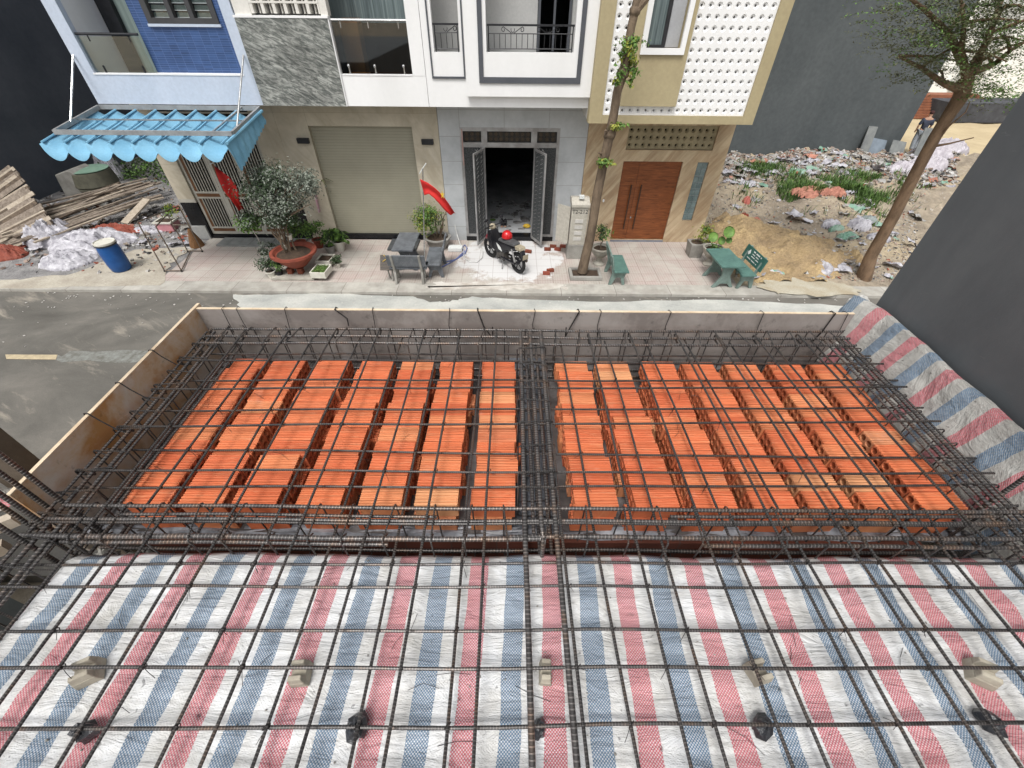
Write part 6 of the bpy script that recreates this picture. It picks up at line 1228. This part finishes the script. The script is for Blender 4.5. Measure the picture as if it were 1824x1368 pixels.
for k in range(9000):
    px, py = rr.gauss(1530, 42) if rr.random() < .6 else rr.gauss(1425, 45), rr.gauss(345, 15)
    if rr.random() < .12: px, py = rr.gauss(1350, 18), rr.gauss(312, 5)
    p = gz(px, py, .3); dens = noise.noise(Vector((p.x * .9, p.y * .9, 2)))
    if dens < -.02 or not (7 < p.x < 18 and 12 < p.y < 21): continue
    p.z = hgt(p.x, p.y); a = rr.uniform(0, 6.28); h_ = rr.uniform(.10, .36); l_ = Vector((math.cos(a), math.sin(a), 0)); s_ = Vector((-l_.y, l_.x, 0)) * .012
    q.add([p - s_, p + s_, p + s_ * .8 + l_ * h_ * .25 + Vector((0, 0, h_ * .7)), p + l_ * h_ * .6 + Vector((0, 0, h_)), p - s_ * .8 + l_ * h_ * .25 + Vector((0, 0, h_ * .7))], [(0, 1, 2, 4), (4, 2, 3)], rr.choice((0, 0, 1)))
tag(q.build('weeds', [grassm, leafg]), 'tufts of green weeds growing through the middle of the rubble', 'grass', kind='stuff')
def sackat(px, py, r, m_, label, seed, cat='sack', nm='plastic_sack', grp=None, amp=.6): p = gz(px, py, .2); crumple(nm, label, cat, (p.x, p.y, hgt(p.x, p.y) - .02), r, m_, seed, n=26, amp=amp, group=grp)
G_ = 'dumped sacks and sheets on the rubble'
sackat(1432, 362, (.8, .5, .2), orangepl, 'large faded orange sheet crumpled on the rubble', 11, 'plastic sheet', 'orange_sheet', G_, 1.)
sackat(1470, 368, (.6, .25, .22), orangepl, 'orange strip trailing right of the large orange sheet', 12, 'plastic sheet', 'orange_sheet', G_, 1.)
sackat(1327, 365, (.2, .18, .28), M('coral_bag', (.55, .18, .14), (.42, .12, .1), 5, .6), 'small coral bag lying left of the orange sheet', 13, 'bag', 'coral_bag', G_)
sackat(1325, 385, (.25, .18, .15), terra, 'red scrap of sheet above the sand heap', 14, 'plastic scrap', 'red_scrap', G_, 1.); sackat(1347, 390, (.22, .14, .13), orangepl, 'orange scrap beside the red scrap above the sand', 18, 'plastic scrap', 'orange_scrap', G_, 1.)
sackat(1478, 404, (.40, .28, .22), sheet, 'white sack with pointed corner, left of the green printed sacks', 15, grp=G_); sackat(1490, 410, (.3, .22, .2), sackgreen, 'flat green printed sack among the white sacks', 16, grp=G_)
sackat(1510, 424, (.45, .34, .26), sackgreen, 'grey green printed sack nearest the tree trunk base', 17, grp=G_); sackat(1525, 408, (.5, .38, .34), sheet, 'largest white sack in the middle of the sack pile', 19, grp=G_)
sackat(1542, 398, (.45, .25, .25), M('grey_roll', (.30, .34, .33), (.2, .22, .22), 5, .7), 'grey green rolled sheet behind the white sacks', 20, 'plastic sheet', 'rolled_sheet', G_); sackat(1560, 430, (.5, .3, .2), sheet, 'white sack right at the trunk of the leaning tree', 21, grp=G_)
sackat(1462, 473, (.45, .42, .16), sheet, 'tangled white strapping on the bare earth near the kerb', 22, 'strapping', 'white_strapping', None, 1.6); sackat(1435, 440, (.2, .16, .12), sheet, 'small white cup like scrap left of the tangled strapping', 23, 'scrap', 'white_scrap', None, 1.)
for k, (px, py, r) in enumerate([(1650, 290, (1.2, .7, .5)), (1680, 275, (1.2, .7, .55)), (1640, 312, (1.0, .6, .4)), (1600, 318, (.9, .5, .35))]): sackat(px, py, r, M('pale_lilac_sheet', (.55, .52, .55), (.36, .33, .36), 4, .6, .5), ['pale sheeting heap right of the leaning slabs', 'pale sheeting heap furthest back, beside the tree trunk', 'pale sheeting heap nearest, just left of the tree trunk', 'low pale sheeting heap beyond the green weeds'][k], 30 + k, 'plastic sheet', 'pale_sheeting', 'pale sheeting heaps behind the tree', 1.)
slm = M('grey_slab', (.22, .23, .22), (.15, .16, .16), 3, .8); slb = M('blue_grey_slab', (.20, .24, .28), (.14, .17, .2), 3, .7)
for px, y0_, py, w_, h_, m_, lab in [(1522, 21.5, 277, .42, 1.35, slm, 'narrow tall grey slab leaning on the dark building, leftmost'), (1548, 21.5, 279, .75, .85, slb, 'wide blue grey slab leaning beside the narrow tall one'), (1586, 21.2, 284, .7, .85, slm, 'speckled square grey slab leaning near the wall corner'), (1615, 21.0, 282, .55, 1.4, slm, 'tall grey board leaning at the corner of the dark building')]:
    p = gz(px, py, .35); tag(MB().beam((p.x, y0_ - .4, .15), (p.x + .12, y0_ + .05, .2 + h_), w_, .04, up=(0, 1, .3)).build('leaning_slab', m_), lab, 'slab', 'slabs leaning on the dark building')
q = MB()
def scrap(p, s_, mi):
    T = Matrix.Translation(p) @ Matrix.Rotation(rr.uniform(0, 6.28), 4, 'Z') @ Matrix.Rotation(rr.gauss(0, .3), 4, 'X'); n = 4; o = len(q.v)
    for i in range(n + 1):
        for j in range(n + 1): q.v.append(T @ Vector((s_ * (i / n - .5) * 1.6 * (1 + rr.gauss(0, .12)), s_ * (j / n - .5) * (1 + rr.gauss(0, .12)), s_ * rr.gauss(.1, .11))))
    for i in range(n):
        for j in range(n): a = o + i * (n + 1) + j; q.f.append((a, a + n + 1, a + n + 2, a + 1)); q.mi.append(mi)
for k in range(330):
    if k % 3: px, py = rr.uniform(1290, 1690), rr.triangular(280, 350, 300)
    else: px, py = rr.uniform(1300, 1640), rr.uniform(340, 500)
    p = gz(px, py, .25)
    if 6.4 < p.x < 22 and 10.6 < p.y < 21.3: p.z = hgt(p.x, p.y) + .05; scrap(p, rr.choice([.08, .12, .2, .32]), rr.choices(range(5), (5, 3, 1, 1, 1))[0])
tag(q.build('litter', [sheet, M('grey_board_scrap', (.4, .39, .37), (.25, .24, .23), 5, .8), orangepl, sackgreen, plankm], smooth=True), 'torn plastic, paper and board scraps strewn over the vacant lot', 'litter', kind='stuff')
q = MB()
for k in range(90):
    p = gz(rr.uniform(0, 340), rr.triangular(300, 480, 410), 0)
    if p.x < -9.9: p.z = .06; scrap(p, rr.choice([.08, .12, .2]), rr.choices(range(4), (5, 3, 1, 4))[0])
tag(q.build('litter', [sheet, concrete, terra, plankm], smooth=True), 'torn plastic and board scraps strewn around the timber heap', 'litter', kind='stuff')
# far yard
terrain('far_yard', 17.7, 60, 21.6, 45, 40, 20, lambda x, y: .05 + .1 * fbm(x * .4, y * .4), M('bright_sand_yard', (.55, .45, .28), (.45, .36, .22), .5, .95, .4))
pt_ = gz(1668, 215, 0); fs = random.Random(2)
for k in range(9): tag(MB().box(pt_.x - 3.5 + fs.uniform(-.3, .3), pt_.x + 2.5 + fs.uniform(-.3, .3), pt_.y + .1 * k, pt_.y + .1 * k + .9, .1 + .13 * k, .1 + .13 * k + .115).build('timber_stack', M('red_timber%d' % k, (.32, .13, .07), (.2, .08, .045), 3, .85)), '%s reddish beam from the bottom of the far stack before the white building' % ordn[k], 'timber', 'reddish beams stacked far off')
pt_ = gz(1760, 222, 0); tag(MB().box(pt_.x - 3, pt_.x + 4, pt_.y, pt_.y + 2, .1, 1.1).build('scrap_heap', M('dark_far_scrap', (.08, .085, .095), (.04, .04, .045), 1.5, .9)), 'dark scrap heap far off to the right of the red timber', 'scrap heap')
# ---- far person walking away
pp_ = gz(1622, 268, .2); ps = thing('person', 'person in a dark top and loose grey trousers walking past the slabs', 'person', (pp_.x, pp_.y, .15)); ps.rotation_euler.z = R(-20)
def skinned(name, verts, edges, radii, mat_, parent, sub=2):
    me = bpy.data.meshes.new(name); me.from_pydata(verts, edges, []); o = bpy.data.objects.new(name, me); sc.collection.objects.link(o); o.parent = parent
    sk = o.modifiers.new('skin', 'SKIN'); me.skin_vertices[0].data[0].use_root = True
    for i, r_ in enumerate(radii): me.skin_vertices[0].data[i].radius = (r_, r_)
    s_ = o.modifiers.new('sub', 'SUBSURF'); s_.levels = s_.render_levels = sub; me.materials.append(mat_); return o
J = [(0, 0, .92), (0, 0, 1.12), (0, .01, 1.36), (0, .03, 1.47), (0, .05, 1.56), (0, .06, 1.66), (.19, .01, 1.36), (.25, .02, 1.12), (.24, .12, .90), (-.19, .01, 1.36), (-.26, -.02, 1.12), (-.24, .05, .88), (.09, 0, .86), (.10, .14, .50), (.10, .05, .08), (.10, .17, .05), (-.09, 0, .86), (-.10, -.04, .50), (-.10, -.24, .12), (-.10, -.14, .06), (.24, .16, .82), (-.24, .09, .80)]
E_ = [(0, 1), (1, 2), (2, 3), (3, 4), (4, 5), (2, 6), (6, 7), (7, 8), (2, 9), (9, 10), (10, 11), (0, 12), (12, 13), (13, 14), (14, 15), (0, 16), (16, 17), (17, 18), (18, 19), (8, 20), (11, 21)]
skinned('body', J, E_, [.12, .11, .13, .055, .085, .07, .06, .045, .032, .06, .045, .032, .085, .06, .04, .035, .085, .06, .04, .035, .03, .03], skin, ps)
skinned('shirt', [J[i] for i in (0, 1, 2, 6, 7, 9, 10)], [(0, 1), (1, 2), (2, 3), (3, 4), (2, 5), (5, 6)], [.15, .145, .155, .085, .07, .085, .07], M('dark_blue_shirt', (.05, .06, .09), (.035, .04, .06), 5, .9), ps)
skinned('trousers', [J[i] for i in (0, 12, 13, 14, 16, 17, 18)], [(0, 1), (1, 2), (2, 3), (0, 4), (4, 5), (5, 6)], [.15, .115, .10, .085, .115, .10, .085], M('loose_grey_cloth', (.24, .26, .29), (.17, .19, .21), 5, .9), ps)
MB().ell((0, .045, 1.645), .09, .10, .085, su=12, sv=8).build('hair', M('dark_red_hair', (.06, .02, .02), None, 5, .8), ps, True, world=False)
q = MB().ell((0, .15, 1.60), .014, .02, .02); q.build('nose', skin, ps, True, world=False)
